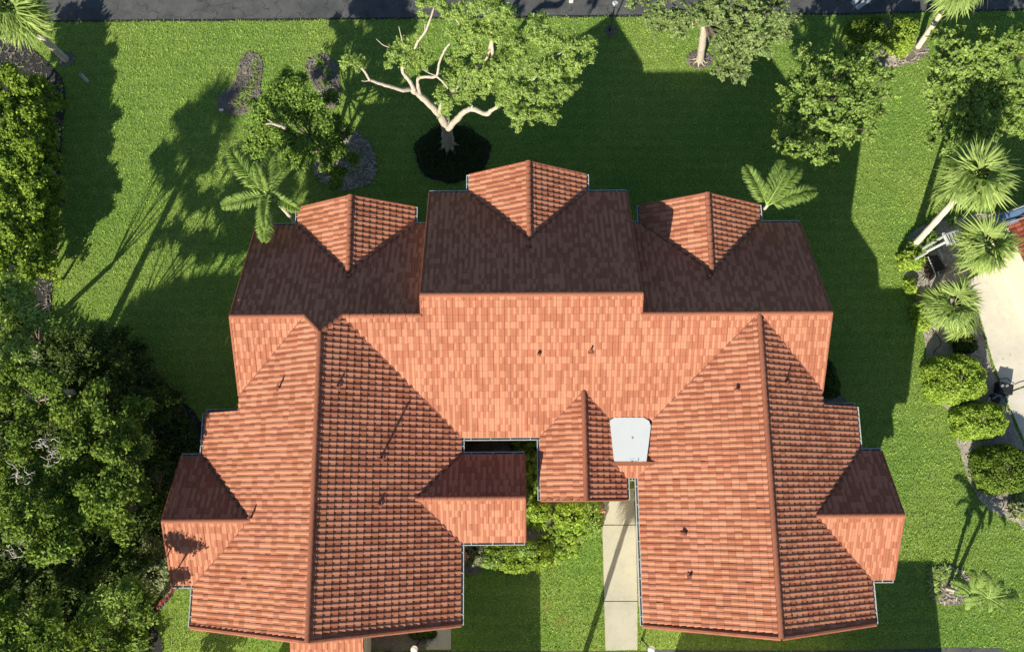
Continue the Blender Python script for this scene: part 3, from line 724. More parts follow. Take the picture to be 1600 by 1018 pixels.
for a in (('wing_lw', 437, 606, .50), ('wing_le', 527, 604, .28), ('wing_le', 595, 716, .95, .055), ('wing_le', 592, 788, .22, .06), ('wing_lw', 393, 808, .55), ('front_mid', 923, 548, .32),
          ('rear_left', 546, 432, .16, .07), ('rear_mid', 826, 386, .16, .07), ('rear_right', 1108, 433, .16, .07), ('rear_right', 1113, 427, .12), ('wing_re', 1227, 599, .35), ('wing_rw', 1078, 899, .25)): vent_pipe(*a)
hood('front_mid', 842, 554, 0, .20); hood('wing_rw', 1151, 609, 0, .20); hood('wing_rw', 1068, 833, 0, .27)

# ------------------------------------------------------------------ vegetation
def unit(v): return v / np.maximum(np.linalg.norm(v, axis=-1, keepdims=True), 1e-9)
def leaf_quads(C, Nrm, size, aspect=0.55, r=rng):
    """diamond leaves centred at C with normals Nrm"""
    n = len(C); T = unit(np.cross(Nrm, unit(r.normal(size=(n, 3))))); B = np.cross(Nrm, T)
    s = (size * r.uniform(.65, 1.35, n))[:, None]
    fold = Nrm * s * .18
    return np.stack([C - T * s, C + B * s * aspect - fold, C + T * s, C - B * s * aspect - fold], 1).reshape(-1, 3)
def crown_mesh(name, blobs, mat, leaf=.10, dens=300, lumps=9, cluster=.28, per=26, seed=1, aspect=.55, shell=.5, droop=.0, twig=0.0):
    """blobs: (centre xyz, rx, ry, rz). Leaves gather in twig clusters over sub-lumps of each blob."""
    r = np.random.default_rng(seed); Vs = []; Ts = []
    for (c, rx, ry, rz) in blobs:
        c = np.array(c); R3 = np.array([rx, ry, rz]); area = math.pi * rx * ry
        ncl = max(3, int(area * dens / per))
        L = unit(r.normal(size=(max(3, int(lumps * max(1, rx))), 3))); L[:, 2] = np.abs(L[:, 2]) * .9 - .15
        lc = L * r.uniform(.45, .85, (len(L), 1)); lr = r.uniform(.26, .48, len(L)); lt = r.normal(0, .10, len(L))
        k = r.integers(0, len(L), ncl); d = unit(r.normal(size=(ncl, 3))); d[:, 2] = np.where(r.random(ncl) < .72, np.abs(d[:, 2]), d[:, 2])
        q = lc[k] + d * (lr[k] * r.uniform(shell, 1.0, ncl))[:, None]
        cc = c + q * R3; ct = lt[k] + r.normal(0, .10, ncl)
        # leaves of the clusters
        m = np.repeat(np.arange(ncl), per); off = r.normal(size=(len(m), 3)) * cluster * np.array([.5, .5, .38])
        if twig:
            td = unit((cc - c) / R3 * np.array([1, 1, .5]) + r.normal(size=cc.shape) * .5 + np.array([0, 0, .15]))
            off = off * .28 + td[m] * r.uniform(-.5, 1.0, (len(m), 1)) * twig
        P = cc[m] + off; P[:, 2] -= droop * np.abs(off[:, 0] + off[:, 1])
        nn = unit(unit((P - c) / R3) * .55 + r.normal(size=P.shape) * .55 + np.array([0, 0, .45]))
        Vs.append(leaf_quads(P, nn, np.full(len(P), leaf), aspect, r)); Ts.append(.5 + ct[m] + r.normal(0, .16, len(m)))
    V = np.concatenate(Vs); V[:, 2] = np.maximum(V[:, 2], .03)
    return np_mesh(name, V, 4, np.clip(np.concatenate(Ts), 0, 1), mat)
def PB(u, v, z, rp, fz=.75, fy=1.0):
    p = at(u, v, z); m = rp * m_px(z); return (tuple(p), m, m * fy, m * fz)
def limb_pts(pts, wob=.0):
    return [tuple(at(u, v, z) + Vector((random.uniform(-wob, wob), random.uniform(-wob, wob), 0))) for u, v, z in pts]
def smooth(pts, n=4):
    P = [Vector(p) for p in pts]; o = []
    for i in range(len(P) - 1):
        a, b, c, d = P[max(i - 1, 0)], P[i], P[i + 1], P[min(i + 2, len(P) - 1)]
        for j in range(n):
            t = j / n; o.append(0.5 * ((2 * b) + (c - a) * t + (2 * a - 5 * b + 4 * c - d) * t * t + (3 * b - a - 3 * c + d) * t ** 3))
    return o + [P[-1]]
def limb(mb, pts, r0, r1, seg=8, n=4):
    P = smooth(pts, n); k = len(P)
    P = [p + Vector((random.uniform(-1, 1), random.uniform(-1, 1), 0)) * r0 * .10 for p in P]
    mb.tube(P, [(r0 + (r1 - r0) * i / (k - 1)) * random.uniform(.9, 1.12) for i in range(k)], seg)
def tree(label, base, crown, mat, bark='bark', r=.2, trunk_to=None, group=None, name='tree', bare=(), fork_at=.45, branch_bark=None, **kw):
    """base (x,y); crown: list of blobs"""
    top = Vector(trunk_to) if trunk_to else Vector(max(crown, key=lambda b: b[0][2])[0]) - Vector((0, 0, .6))
    root = empty(name, (base[0], base[1], 0), label, 'tree', group)
    mb = MB(); b0 = Vector((base[0], base[1], -.05)); fork = b0.lerp(top, fork_at) + Vector((random.uniform(-.2, .2), random.uniform(-.2, .2), 0))
    limb(mb, [b0, b0.lerp(fork, .5) + Vector((random.uniform(-.15, .15), random.uniform(-.15, .15), 0)), fork], r, r * .75)
    mb.build('trunk', M[bark], root, True)
    for c, rx, ry, rz in crown:
        c = Vector(c); lb = MB(); mid = fork.lerp(c, .5) + Vector((random.uniform(-.3, .3), random.uniform(-.3, .3), -.2))
        limb(lb, [fork, mid, c], r * .32, r * .10, 6)
        for k in range(4):
            a = random.uniform(0, 6.28); e = c + Vector((math.cos(a) * rx * .7, math.sin(a) * ry * .7, random.uniform(-.1, .5) * rz))
            limb(lb, [mid.lerp(c, .6), c.lerp(e, .5) + Vector((0, 0, .1)), e], r * .18, r * .04, 4, 2)
        lb.build('branch', M[branch_bark or bark], root, True)
    obj('crown', crown_mesh('crown', crown, M[mat], **kw), root)
    for (u, v, z, rp) in bare:
        bb = MB()
        for k in range(13):
            c = at(u, v, z); a = random.uniform(0, 6.28); R = rp * m_px(z); pts = [c + Vector((random.gauss(0, .4) * R, random.gauss(0, .4) * R, random.uniform(-.5, 0)))]
            for s_ in range(5):
                a += random.uniform(-1.4, 1.4); pts.append(pts[-1] + Vector((math.cos(a) * R * .2, math.sin(a) * R * .2, random.uniform(-.06, .12))))
            bb.tube(smooth(pts, 2), [.014 * (1 - i / 13) + .006 for i in range(11)], 4)
        tag(bb.build('bare_twigs', M['twig'], root), kind='stuff')
    return root

# the big pale-limbed tree behind the house
root = empty('tree', tuple(at(701, 228)), 'big lime green tree with bare pale curving limbs behind the middle rear gable', 'tree')
def L(pts): return limb_pts(pts)
mb = MB(); limb(mb, L([(701, 230, -.1), (699, 212, 1.2), (697, 198, 2.4), (694, 186, 3.4)]), .36, .29, 12)
for k in range(7):
    a = k * .9; p = at(701, 228); limb(mb, [p + Vector((math.cos(a) * .15, math.sin(a) * .15, .5)), p + Vector((math.cos(a) * .5, math.sin(a) * .5, .12)), p + Vector((math.cos(a) * .8, math.sin(a) * .8, -.05))], .16, .05, 6, 3)
mb.build('trunk', M['barkpale'], root, True)
for pts, r0, r1 in (([(696, 194, 3.0), (686, 178, 4.4), (668, 160, 5.4), (655, 148, 6.0), (646, 142, 6.4)], .30, .20),
                    ([(648, 143, 6.4), (640, 140, 6.6), (630, 141, 6.8), (612, 136, 7.2), (592, 130, 7.6), (576, 124, 8.0)], .17, .10), ([(578, 126, 8), (570, 112, 8.3), (562, 104, 8.5), (552, 96, 8.8)], .10, .05), ([(578, 126, 8), (570, 127, 8.1), (565, 126, 8.2)], .05, .03),
                    ([(648, 143, 6.4), (641, 128, 7.0), (630, 114, 7.5), (629, 103, 7.9), (638, 94, 8.3)], .17, .08), ([(629, 104, 7.9), (636, 98, 8.2)], .07, .03),
                    ([(657, 148, 6.0), (653, 134, 6.8), (654, 122, 7.4), (668, 120, 7.8), (682, 119, 8.0), (686, 100, 8.5), (694, 80, 9.0), (703, 68, 9.3)], .13, .07),
                    ([(694, 128, 7.6), (682, 119, 8.0), (670, 114, 8.3), (660, 108, 8.6)], .06, .03), ([(682, 119, 8), (692, 128, 7.9), (700, 138, 7.7)], .09, .04),
                    ([(698, 204, 2.6), (712, 188, 4.2), (724, 176, 5.2), (738, 170, 5.6), (760, 178, 5.9), (768, 172, 6.2), (778, 166, 6.6), (800, 150, 7.2), (830, 130, 8)], .26, .08),
                    ([(694, 186, 3.4), (688, 172, 4.8), (700, 150, 6.2), (730, 120, 7.6), (760, 90, 8.8), (770, 40, 10), (772, -10, 11)], .24, .07),
                    ([(736, 172, 5.6), (738, 165, 6.0)], .10, .05), ([(652, 66, 9.2), (664, 50, 9.9), (670, 36, 10.4), (675, 22, 10.9), (680, 5, 11.3)], .09, .04), ([(640, 92, 8.3), (648, 76, 8.9), (654, 62, 9.3)], .10, .08), ([(664, 50, 9.9), (664, 38, 10.2)], .05, .03),
                    ([(632, 76, 8.9), (628, 62, 9.3), (623, 41, 9.8)], .05, .02), ([(608, 74, 9), (598, 70, 9.2), (588, 61, 9.4)], .04, .02), ([(770, 90, 8.8), (769, 70, 9.6), (768, 45, 10.2)], .13, .08),
                    ([(740, 100, 8.4), (742, 88, 9), (738, 70, 9.3)], .07, .04), ([(712, 30, 10.3), (720, 40, 10.0), (726, 50, 9.8)], .06, .04), ([(830, 130, 8), (850, 100, 9), (880, 80, 9.6)], .09, .04), ([(800, 108, 9.2), (812, 104, 9.4)], .06, .05)):
    b = MB(); limb(b, L(pts), r0 * .78, r1 * .8, 9); b.build('branch', M['barkpale'], root, True)
bl = [PB(*a) for a in [(547, 95, 8.8, 13), (556, 101, 8.8, 11), (563, 90, 8.7, 8), (540, 98, 8.7, 8), (632, 72, 8.9, 16), (618, 82, 8.7, 14), (640, 92, 8.5, 20), (655, 84, 8.4, 20), (650, 106, 8.0, 14), (668, 94, 8.2, 13), (612, 96, 8.4, 11), (660, 6, 11, 14), (661, 24, 10.4, 8), (656, 56, 9.4, 7), (672, -6, 11, 14),
    (695, 10, 11, 26), (722, 20, 10.6, 28), (752, 8, 11, 28), (782, 18, 10.8, 25), (712, 50, 10, 24), (742, 55, 10, 25), (770, 45, 10, 24), (795, 30, 10.4, 18), (725, 78, 9.3, 18), (748, 85, 9, 20),
    (708, 100, 8.2, 16), (700, 125, 7.4, 20), (722, 128, 7.6, 24), (690, 150, 6.6, 17), (706, 160, 6.2, 17), (697, 178, 5.4, 11), (745, 118, 8.6, 24), (730, 150, 6.8, 16), (770, 112, 9, 26), (760, 140, 7.6, 17), (795, 105, 9.2, 27), (812, 72, 9.8, 27), (842, 58, 9.8, 25), (832, 36, 10, 16), (848, 28, 9.8, 10), (862, 60, 9.8, 25), (888, 72, 9.6, 25), (910, 68, 9.2, 20), (918, 88, 8.9, 14), (900, 98, 9, 20), (870, 98, 9.3, 28), (835, 102, 9.4, 30), (805, 140, 8, 25), (842, 142, 8, 26), (878, 132, 8.2, 24), (898, 120, 8.3, 16), (880, 152, 7.6, 12), (800, 170, 7, 18), (822, 182, 6.8, 20), (812, 196, 6.5, 11), (850, 172, 7.2, 17), (862, 182, 6.9, 14), (785, 150, 7.4, 18)]]
obj('crown', crown_mesh('crown', bl, M['leaf_lime'], leaf=.070, dens=1150, lumps=8, cluster=.34, per=30, twig=.24, seed=3, aspect=.34), root)

TR = []
def T(label, crown_px, mat, base=None, dz=0, **kw):
    bl = [PB(*c) for c in crown_px]
    if base is None:
        c = np.mean([b[0] for b in bl], 0); gp = at(*np.mean([q[:2] for q in crown_px], 0)); base = (c[0] * .4 + gp.x * .6, c[1] * .4 + gp.y * .6)
    else: base = tuple(at(*base)[:2])
    return tree(label, base, bl, mat, **kw)
# top right big grey-green tree with a pale leaning trunk
root = T('broad grey-green tree with a short pale trunk at the lawn edge by the road', [(1000, 6, 6.5, 26), (1022, 24, 6, 24), (1050, 12, 6.8, 30), (1060, 40, 5.4, 26), (1090, 20, 7, 32), (1125, 28, 6.6, 34), (1130, 4, 7.4, 34), (1165, 12, 7.2, 34), (1180, 42, 6.2, 32), (1210, 18, 6.6, 30), (1232, 34, 5.8, 20), (1220, 56, 5, 20), (1150, 62, 5.6, 30), (1185, 74, 4.8, 26), (1150, 92, 4.2, 26), (1172, 100, 3.8, 22), (1140, 118, 3.2, 22), (1125, 112, 3.2, 13), (1160, 120, 3.2, 16), (1128, 62, 5.6, 20), (1025, 45, 5, 18)],
    'leaf_sage', base=(1093, 96), bark='barkpale', r=.25, trunk_to=tuple(at(1106, 30, 5.2)), leaf=.085, dens=560, lumps=8, cluster=.30, per=24, twig=.22, seed=11, fork_at=.9, branch_bark='bark')
mb = MB(); p = at(1093, 96)
for k in range(8):
    a = k * .8 - .4; limb(mb, [p + Vector((math.cos(a) * .12, math.sin(a) * .12, .35)), p + Vector((math.cos(a) * .38, math.sin(a) * .32, .10)), p + Vector((math.cos(a + .2) * .6, math.sin(a + .2) * .48, .02))], .06, .015, 6, 3)
mb.build('surface_roots', M['barkpale'], root, True)
T('bright green tree with ragged branch tips above the rear right palm', [(1254, 84, 4.6, 11), (1262, 100, 4.8, 14), (1298, 82, 5, 9), (1296, 98, 5.2, 15), (1276, 118, 5.2, 22), (1310, 112, 5.6, 24), (1345, 100, 5.2, 18), (1362, 80, 5, 14), (1368, 112, 4.8, 14), (1340, 128, 5.4, 26), (1250, 130, 4.6, 20), (1236, 160, 4.4, 18), (1265, 155, 5.4, 26), (1300, 150, 6, 30), (1335, 158, 5.6, 26), (1365, 140, 5, 14), (1225, 190, 3.6, 16), (1250, 190, 4.4, 24), (1285, 188, 5.2, 28), (1320, 188, 5, 24), (1350, 180, 4.6, 18), (1240, 215, 3.6, 18), (1270, 220, 4.2, 22), (1300, 222, 4.2, 20), (1328, 215, 4, 18), (1215, 225, 2.8, 14), (1280, 246, 3.2, 16), (1305, 250, 2.8, 14), (1240, 245, 2.6, 16), (1385, 120, 4.4, 11), (1382, 150, 4.2, 12), (1375, 178, 4, 12), (1362, 205, 3.6, 12), (1222, 140, 4, 9), (1214, 172, 3.6, 9), (1322, 84, 4.8, 8), (1345, 78, 4.8, 8)],
  'leaf_mid', leaf=.09, dens=620, lumps=8, cluster=.26, per=22, twig=.36, seed=12, r=.16)
T('bright green tree with dark shaded middle behind the fan palm on the right', [(1468, 52, 5.4, 10), (1474, 70, 5.6, 16), (1496, 60, 5.6, 16), (1512, 78, 6, 24), (1538, 54, 5.8, 14), (1548, 72, 6, 22), (1578, 64, 5.6, 18), (1572, 88, 5.4, 20), (1600, 58, 5, 18), (1600, 90, 5, 20), (1470, 100, 5, 20), (1500, 105, 5.6, 24), (1535, 105, 5.4, 26), (1458, 130, 4.6, 16), (1485, 135, 4.6, 24), (1520, 140, 4.4, 28), (1555, 135, 4.4, 26), (1590, 135, 5, 22), (1600, 165, 4.6, 20), (1460, 160, 4, 16), (1485, 168, 4.2, 22), (1520, 172, 4, 28), (1560, 170, 4, 26), (1470, 200, 3.6, 20), (1500, 205, 3.4, 24), (1540, 205, 3.4, 26), (1580, 200, 3.6, 22), (1455, 222, 3, 13), (1480, 228, 3, 14)],
  'leaf_mid', leaf=.09, dens=620, lumps=8, cluster=.26, per=22, twig=.36, seed=13, r=.18)
T('rounded leafy green tree with one bare pale branch left of the big tree', [(452, 118, 4.4, 16), (468, 130, 4.8, 18), (440, 138, 4.8, 22), (462, 150, 5.4, 28), (430, 165, 5, 24), (408, 180, 4.6, 20), (400, 165, 4.4, 12), (455, 182, 5.2, 28), (490, 165, 5, 22), (495, 190, 5, 26), (425, 205, 4.6, 26), (398, 210, 4.2, 20), (388, 226, 3.8, 12), (412, 232, 4, 20), (448, 225, 4.6, 26), (480, 222, 4.6, 26), (470, 250, 4, 22), (448, 252, 3.8, 16), (505, 215, 4.4, 22), (520, 235, 3.6, 20), (510, 250, 3.4, 18), (538, 225, 3, 20), (545, 250, 2.4, 16), (530, 268, 2.2, 16), (515, 150, 3.4, 16), (520, 195, 3.8, 18), (540, 205, 3, 14), (525, 285, 1.6, 12)],
  'leaf_round', base=(508, 262), leaf=.085, dens=640, lumps=8, cluster=.24, per=22, seed=14, r=.17)
pal = MB(); limb(pal, L([(446, 200, 5.9), (436, 196, 6.2), (424, 193, 6.4), (415, 194, 6.5)]), .12, .04, 7); limb(pal, L([(430, 194, 6.3), (422, 189, 6.5), (418, 187, 6.6)]), .05, .02, 6)
pal.build('bare_branch', M['barkpale'], [o for o in bpy.data.objects if o.get('label', '').startswith('rounded leafy')][0], True)

# ficus hedge along the left edge: one clipped run
def hedge_run(name, label, pts, mat, cat='hedge', **kw):
    bl = [PB(*p) for p in pts]; c = at(pts[0][0], pts[0][1]); r = empty(name, tuple(at(pts[len(pts) // 2][0], pts[len(pts) // 2][1])), label, cat)
    mb = MB()
    for (q, rx, ry, rz) in bl[1::6]: limb(mb, [(q[0], q[1], -.05), (q[0] + .1, q[1], q[2] * .5), (q[0], q[1], q[2])], .09, .04, 6, 2)
    mb.build('stems', M['bark'], r, True)['kind'] = 'stuff'; obj('foliage', crown_mesh('foliage', bl, M[mat], **kw), r); return r
pts = []
for v in range(118, 440, 22):
    for u, z in ((-20, 3.1), (4, 3.1), (28, 3.0), (50, 2.7), (65, 1.9), (77, 1.0)):
        if v < 140 and u > 40: continue
        pts.append((u + random.uniform(-6, 6), v + random.uniform(-6, 6), z + random.uniform(-.3, .35), random.uniform(19, 25)))
hedge_run('hedge', 'tall glossy ficus hedge running down the left edge of the lawn', pts, 'leaf_ficus', leaf=.105, dens=420, lumps=9, cluster=.20, per=14, seed=21)
# dense group of trees at bottom left
LM = [('bright green tree crown directly below the ficus hedge', 'leaf_mid', 6.5, 22, [(15, 450), (40, 455), (10, 490), (42, 485), (20, 520), (60, 505), (5, 555), (35, 545)], (), .0),
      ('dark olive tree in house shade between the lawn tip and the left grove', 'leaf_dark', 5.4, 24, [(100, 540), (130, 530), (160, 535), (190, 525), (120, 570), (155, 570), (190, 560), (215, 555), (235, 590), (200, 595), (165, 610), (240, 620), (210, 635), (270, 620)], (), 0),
      ('tree with light green lobes at the left edge beside the dark olive tree', 'leaf_deep', 8.2, 22, [(20, 590), (50, 580), (75, 600), (95, 620), (15, 625), (45, 640), (75, 650), (110, 650), (30, 675)], ((82, 600, 8.6, 18), (55, 560, 7.6, 12)), 0),
      ('leafy tree with bright lobes in the middle of the left grove', 'leaf_deep', 9.0, 22, [(150, 620), (165, 650), (195, 670), (140, 665), (125, 690), (160, 700), (190, 700), (215, 640), (150, 730), (180, 740), (135, 760), (165, 765), (200, 745), (105, 700), (215, 700)], (), 0),
      ('tree with a tangle of bare grey twigs left of the middle of the grove', 'leaf_deep', 8.6, 20, [(60, 700), (30, 715), (95, 735), (60, 740), (20, 760), (50, 775), (90, 770), (115, 740), (10, 735)], ((80, 708, 9.4, 26), (28, 745, 9.6, 18), (66, 690, 9, 14)), 0),
      ('tree with bright billowing lobes beside the left gable', 'leaf_deep', 8.6, 22, [(150, 790), (180, 780), (205, 775), (160, 815), (190, 808), (170, 760), (215, 765), (125, 800), (200, 830), (110, 780)], (), 0),
      ('tree with a dead grey twig ball at the left edge above the bottom grove', 'leaf_deep', 9.6, 22, [(30, 790), (60, 800), (15, 820), (45, 830), (75, 835), (70, 860), (100, 855), (10, 790), (88, 810)], ((26, 846, 9.2, 22), (50, 790, 9.6, 12)), 0),
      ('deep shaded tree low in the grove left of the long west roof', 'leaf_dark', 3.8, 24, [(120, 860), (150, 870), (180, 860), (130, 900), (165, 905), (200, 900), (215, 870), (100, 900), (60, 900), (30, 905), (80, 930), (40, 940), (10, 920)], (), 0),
      ('small tree with a light crown above the bottom left lawn corner', 'leaf_mid', 6.6, 18, [(165, 930), (150, 950), (185, 935), (200, 920), (135, 965), (170, 960)], (), 0),
      ('broad tree with light lobes in the bottom left corner', 'leaf_deep', 9.6, 22, [(10, 950), (50, 975), (80, 990), (20, 1000), (60, 1010), (0, 980), (95, 1015), (30, 1030), (75, 960)], (), 0),
      ('tree with a dense green crown at the bottom edge beside the lawn', 'leaf_deep', 8.0, 20, [(120, 985), (155, 990), (190, 985), (215, 1000), (140, 1018), (180, 1020), (225, 960), (215, 930)], (), 0),
      ('pale silvery leaved low tree against the left gable wall', 'leaf_grey', 1.9, 16, [(240, 870), (255, 880), (235, 900), (250, 910), (225, 885), (262, 900), (232, 925), (240, 845)], (), 0),
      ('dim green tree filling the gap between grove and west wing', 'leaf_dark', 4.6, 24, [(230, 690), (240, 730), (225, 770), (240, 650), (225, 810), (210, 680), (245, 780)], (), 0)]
for n_, (lab, mat, z, rp, pts, bare, _) in enumerate(LM):
    bl = [(u, v, z + random.uniform(-1.1, .7) - .012 * max(0, abs(u - np.mean([p[0] for p in pts])) - 20), rp * random.uniform(.75, 1.2)) for u, v in pts]
    T(lab, bl, mat, leaf=.092, dens=560, lumps=9, cluster=.27, per=22, seed=40 + n_, r=.16, bare=bare, group='trees of the grove left of the house')

pts_ = np.array(blob_outline(path_px([(100, 520), (200, 530), (265, 600), (300, 650), (318, 700), (282, 800), (262, 900), (262, 930), (232, 965), (225, 1030), (-60, 1030), (-60, 480)]), 4, 0))
lo_, hi_ = pts_.min(0), pts_.max(0); n = 60000; X = rng.uniform(lo_[0], hi_[0], n); Y = rng.uniform(lo_[1], hi_[1], n); k = pip([tuple(p) for p in pts_], X, Y); X, Y = X[k], Y[k]
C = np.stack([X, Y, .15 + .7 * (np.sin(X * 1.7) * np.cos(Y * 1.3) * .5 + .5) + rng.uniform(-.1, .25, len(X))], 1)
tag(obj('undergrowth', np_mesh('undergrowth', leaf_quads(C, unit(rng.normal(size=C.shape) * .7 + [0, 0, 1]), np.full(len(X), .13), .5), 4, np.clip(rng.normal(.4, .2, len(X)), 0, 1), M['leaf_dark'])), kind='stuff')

for x_, y_, z_, l_ in ((-25.2, -18.6, 9.6, 'tall shade tree added out of frame below the bottom left corner'), (-28.6, -16.2, 10.0, 'tall shade tree added out of frame left of the bottom left corner'), (-26.8, -14.2, 9.8, 'tall shade tree added out of frame left of the grove, between two others')):  # unseen trees, added to shade the lawn left of the house
    tree(l_, (x_, y_), [((x_ + random.uniform(-2, 2), y_ + random.uniform(-2.1, 2.1), z_ + random.uniform(-2, .5)), 1.3, 1.3, 1.0) for _ in range(15)], 'leaf_deep', leaf=.13, dens=300, seed=70, r=.2, group='trees of the grove left of the house')

# ------------------------------------------------------------------ palms
def fan_mesh(seed, R=1.0, n=30, spread=2.3):
    """one costapalmate leaf: petiole along +x from origin, segments spreading and drooping"""
    r = np.random.default_rng(seed); mb = MB(); pl = R * .45
    mb.tube([(0, 0, 0), (pl * .5, 0, .05 * R), (pl, 0, .02 * R)], [.022, .018, .012], 4, .8)
    for i in range(n):
        a = (i / (n - 1) - .5) * 2 * spread; a += r.normal(0, .07); ln = R * (.62 + .18 * math.cos(a)) * r.uniform(.88, 1.1)
        d = Vector((math.cos(a), math.sin(a), 0)); s = Vector((-math.sin(a), math.cos(a), 0)); w = .030 * R + .006
        o = Vector((pl, 0, .02 * R)); t = float(np.clip(.55 + r.normal(0, .2), 0, 1)); dr = r.uniform(.05, .75)
        p1 = o + d * ln * .45 + Vector((0, 0, .04 * R - .03)); p2 = o + d * ln * .75 + Vector((0, 0, -.10 * R * dr * 4)); p3 = o + d * ln + Vector((0, 0, -.32 * R * dr * 3))
        tw = Vector((0, 0, .4 * w)) * (1 if i % 2 else -1)
        mb.quad(o - s * w * .25, o + s * w * .25, p1 + s * w + tw, p1 - s * w - tw, t); mb.quad(p1 - s * w - tw, p1 + s * w + tw, p2 + s * w * .6, p2 - s * w * .6, t); mb.poly([p2 - s * w * .6, p2 + s * w * .6, p3], min(1, t + .1))
    return mb.mesh('frond', M['palm_fan'])
FANS = [fan_mesh(s_, 1.0, 30, 1.5 + .25 * (s_ % 3)) for s_ in range(5)]
def feather_mesh(seed, Ln=2.4, plume=True, mat='palm_feather', n=60, lw=.5, sag=.9):
    r = np.random.default_rng(seed); mb = MB(); P = []
    for i in range(15):
        t = i / 14; P.append(Vector((Ln * (t - .18 * sag * t * t * t), .05 * math.sin(t * 3 + seed), .5 * Ln * (.62 * t - .95 * sag * t * t))))
    mb.tube(P, [.035 * (1 - i / 15) + .006 for i in range(15)], 5, .95)
    k = 0
    for i in range(n):
        t = .10 + .90 * i / n; f = t * 14; j = min(13, int(f)); p = P[j].lerp(P[j + 1], f - j); d = (P[j + 1] - P[j]).normalized()
        s0 = Vector((0, 0, 1)).cross(d).normalized(); up = d.cross(s0)
        ll = lw * (math.sin(math.pi * min(1, .18 + t * .80)) ** .6) * r.uniform(.85, 1.1)
        for sg in (-1, 1):
            for ph in ((-.35, .15, .7) if plume else (.12,)):
                a = ph + r.normal(0, .12); o = (s0 * sg * math.cos(a) + up * math.sin(a) + d * r.uniform(.35, .75)).normalized()
                w = o.cross(up if abs(a) < .5 else s0).normalized() * .022 * (1.6 if not plume else 1.1); tt = float(np.clip(.5 + r.normal(0, .2), 0, 1))
                m_ = p + o * ll * .55; e = p + o * ll + Vector((0, 0, -.22 * ll))
                mb.quad(p - w * .4, p + w * .4, m_ + w, m_ - w, tt); mb.poly([m_ - w, m_ + w, e], tt)
    return mb.mesh('frond', M[mat])
def palm_trunk(mb, pts, r0, r1):
    P = smooth(pts, 8); k = len(P)
    mb.tube(P, [(r0 + (r1 - r0) * i / (k - 1)) * (1.08 if i % 2 else .96) for i in range(k)], 10)
def place_frond(root, me, hub, az, el, roll=0, sc=1.0):
    o = bpy.data.objects.new('frond', me); lnk(o, root)
    mm = Matrix.Translation(hub) @ Matrix.Rotation(az, 4, 'Z') @ Matrix.Rotation(-el, 4, 'Y') @ Matrix.Rotation(roll, 4, 'X') @ Matrix.Scale(sc, 4)
    o.matrix_parent_inverse = Matrix.Translation(root.location).inverted(); o.matrix_basis = mm
def fan_palm(label, base, hub, R, n=34, trunk_r=.17, elr=(-.7, 1.1), group='fan palms', bend=0.0, seed=0):
    rr = random.Random(seed); root = empty('palm_tree', (base.x, base.y, 0), label, 'palm tree', group)
    mb = MB(); palm_trunk(mb, [Vector((base.x, base.y, -.05)), Vector(base).lerp(hub, .5) + Vector((bend, 0, 0)), hub - Vector((0, 0, .1))], trunk_r * 1.15, trunk_r)
    mb.build('trunk', M['palmbark'], root, True)
    for i in range(n):
        az = i * 2.39996 + rr.uniform(-.2, .2); el = elr[0] + (elr[1] - elr[0]) * (i / n) + rr.uniform(-.12, .12)
        place_frond(root, FANS[rr.randrange(5)], hub + Vector((math.cos(az) * .08, math.sin(az) * .08, rr.uniform(-.1, .25))), az, el, rr.uniform(-.8, .8), R * rr.uniform(.70, 1.08))
    return root
fan_palm('fan palm with a leaning pale trunk and huge round crown beside the neighbour house', at(1422, 390), at(1525, 276, 7.0), 1.65, 44, seed=1)
fan_palm('fan palm whose crown hides the corner of the red tiled neighbour roof', at(1478, 424), at(1538, 384, 5.2), 1.45, 40, seed=2)
fan_palm('low fan palm with feathery crown between the white beam and cream patio', at(1452, 468), at(1484, 478, 2.6), 1.40, 34, seed=3)
fan_palm('small fan palm at the near side of the low feathery one', at(1460, 495), at(1500, 505, 2.0), .85, 20, seed=8, trunk_r=.12)
fan_palm('fan palm cut by the top left corner of the picture', at(104, 94), at(22, 18, 5.0), 1.75, 44, seed=4, trunk_r=.19)
fan_palm('fan palm with a thin white trunk cut by the top edge near the road', at(1434, 74), at(1500, -22, 6.6), 1.5, 38, seed=5, trunk_r=.16)
fan_palm('tall palm out of frame left that throws the long trunk shadow over the lawn', at(121, 612), Vector((-27.1, -3.9, 10.5)), 1.6, 30, seed=6, trunk_r=.2)
F2 = [feather_mesh(s_, 2.5, True, 'palm_feather', 46, .50) for s_ in range(3)]
def foxtail(label, base, hub, tips, seed=0, sc=1.0):
    root = empty('palm_tree', (base.x, base.y, 0), label, 'palm tree', 'foxtail palms behind the house')
    mb = MB(); palm_trunk(mb, [Vector((base.x, base.y, -.05)), Vector(base).lerp(hub, .55) + Vector((.05, .05, .2)), hub], .15, .07); mb.build('trunk', M['palmbark'], root, True)
    for i, (u, v, el, k) in enumerate(tips):
        p = at(u, v, hub.z + .1); d = p - hub; az = math.atan2(d.y, d.x); Ln = math.hypot(d.x, d.y)
        place_frond(root, F2[i % 3], hub, az, el, random.uniform(-.2, .2), k * Ln / (2.15 * math.cos(el * .6)))
foxtail('plumed palm leaning over the left rear eave with a frond hanging on the dark roof', at(466, 352), at(417, 303, 6.6), [(362, 238, .35, 1), (344, 322, .1, 1), (366, 290, .0, .8), (412, 378, .15, 1), (422, 372, .45, .9), (470, 330, .25, 1), (432, 240, .3, 1), (455, 252, .2, .95), (400, 250, .7, .8)])
foxtail('young plumed palm with five upright fronds at the right rear gable', at(1172, 352), at(1199, 321, 6.4), [(1157, 266, .45, 1), (1212, 258, .6, 1), (1246, 262, .35, .95), (1273, 303, .3, 1), (1225, 262, .8, .8)])
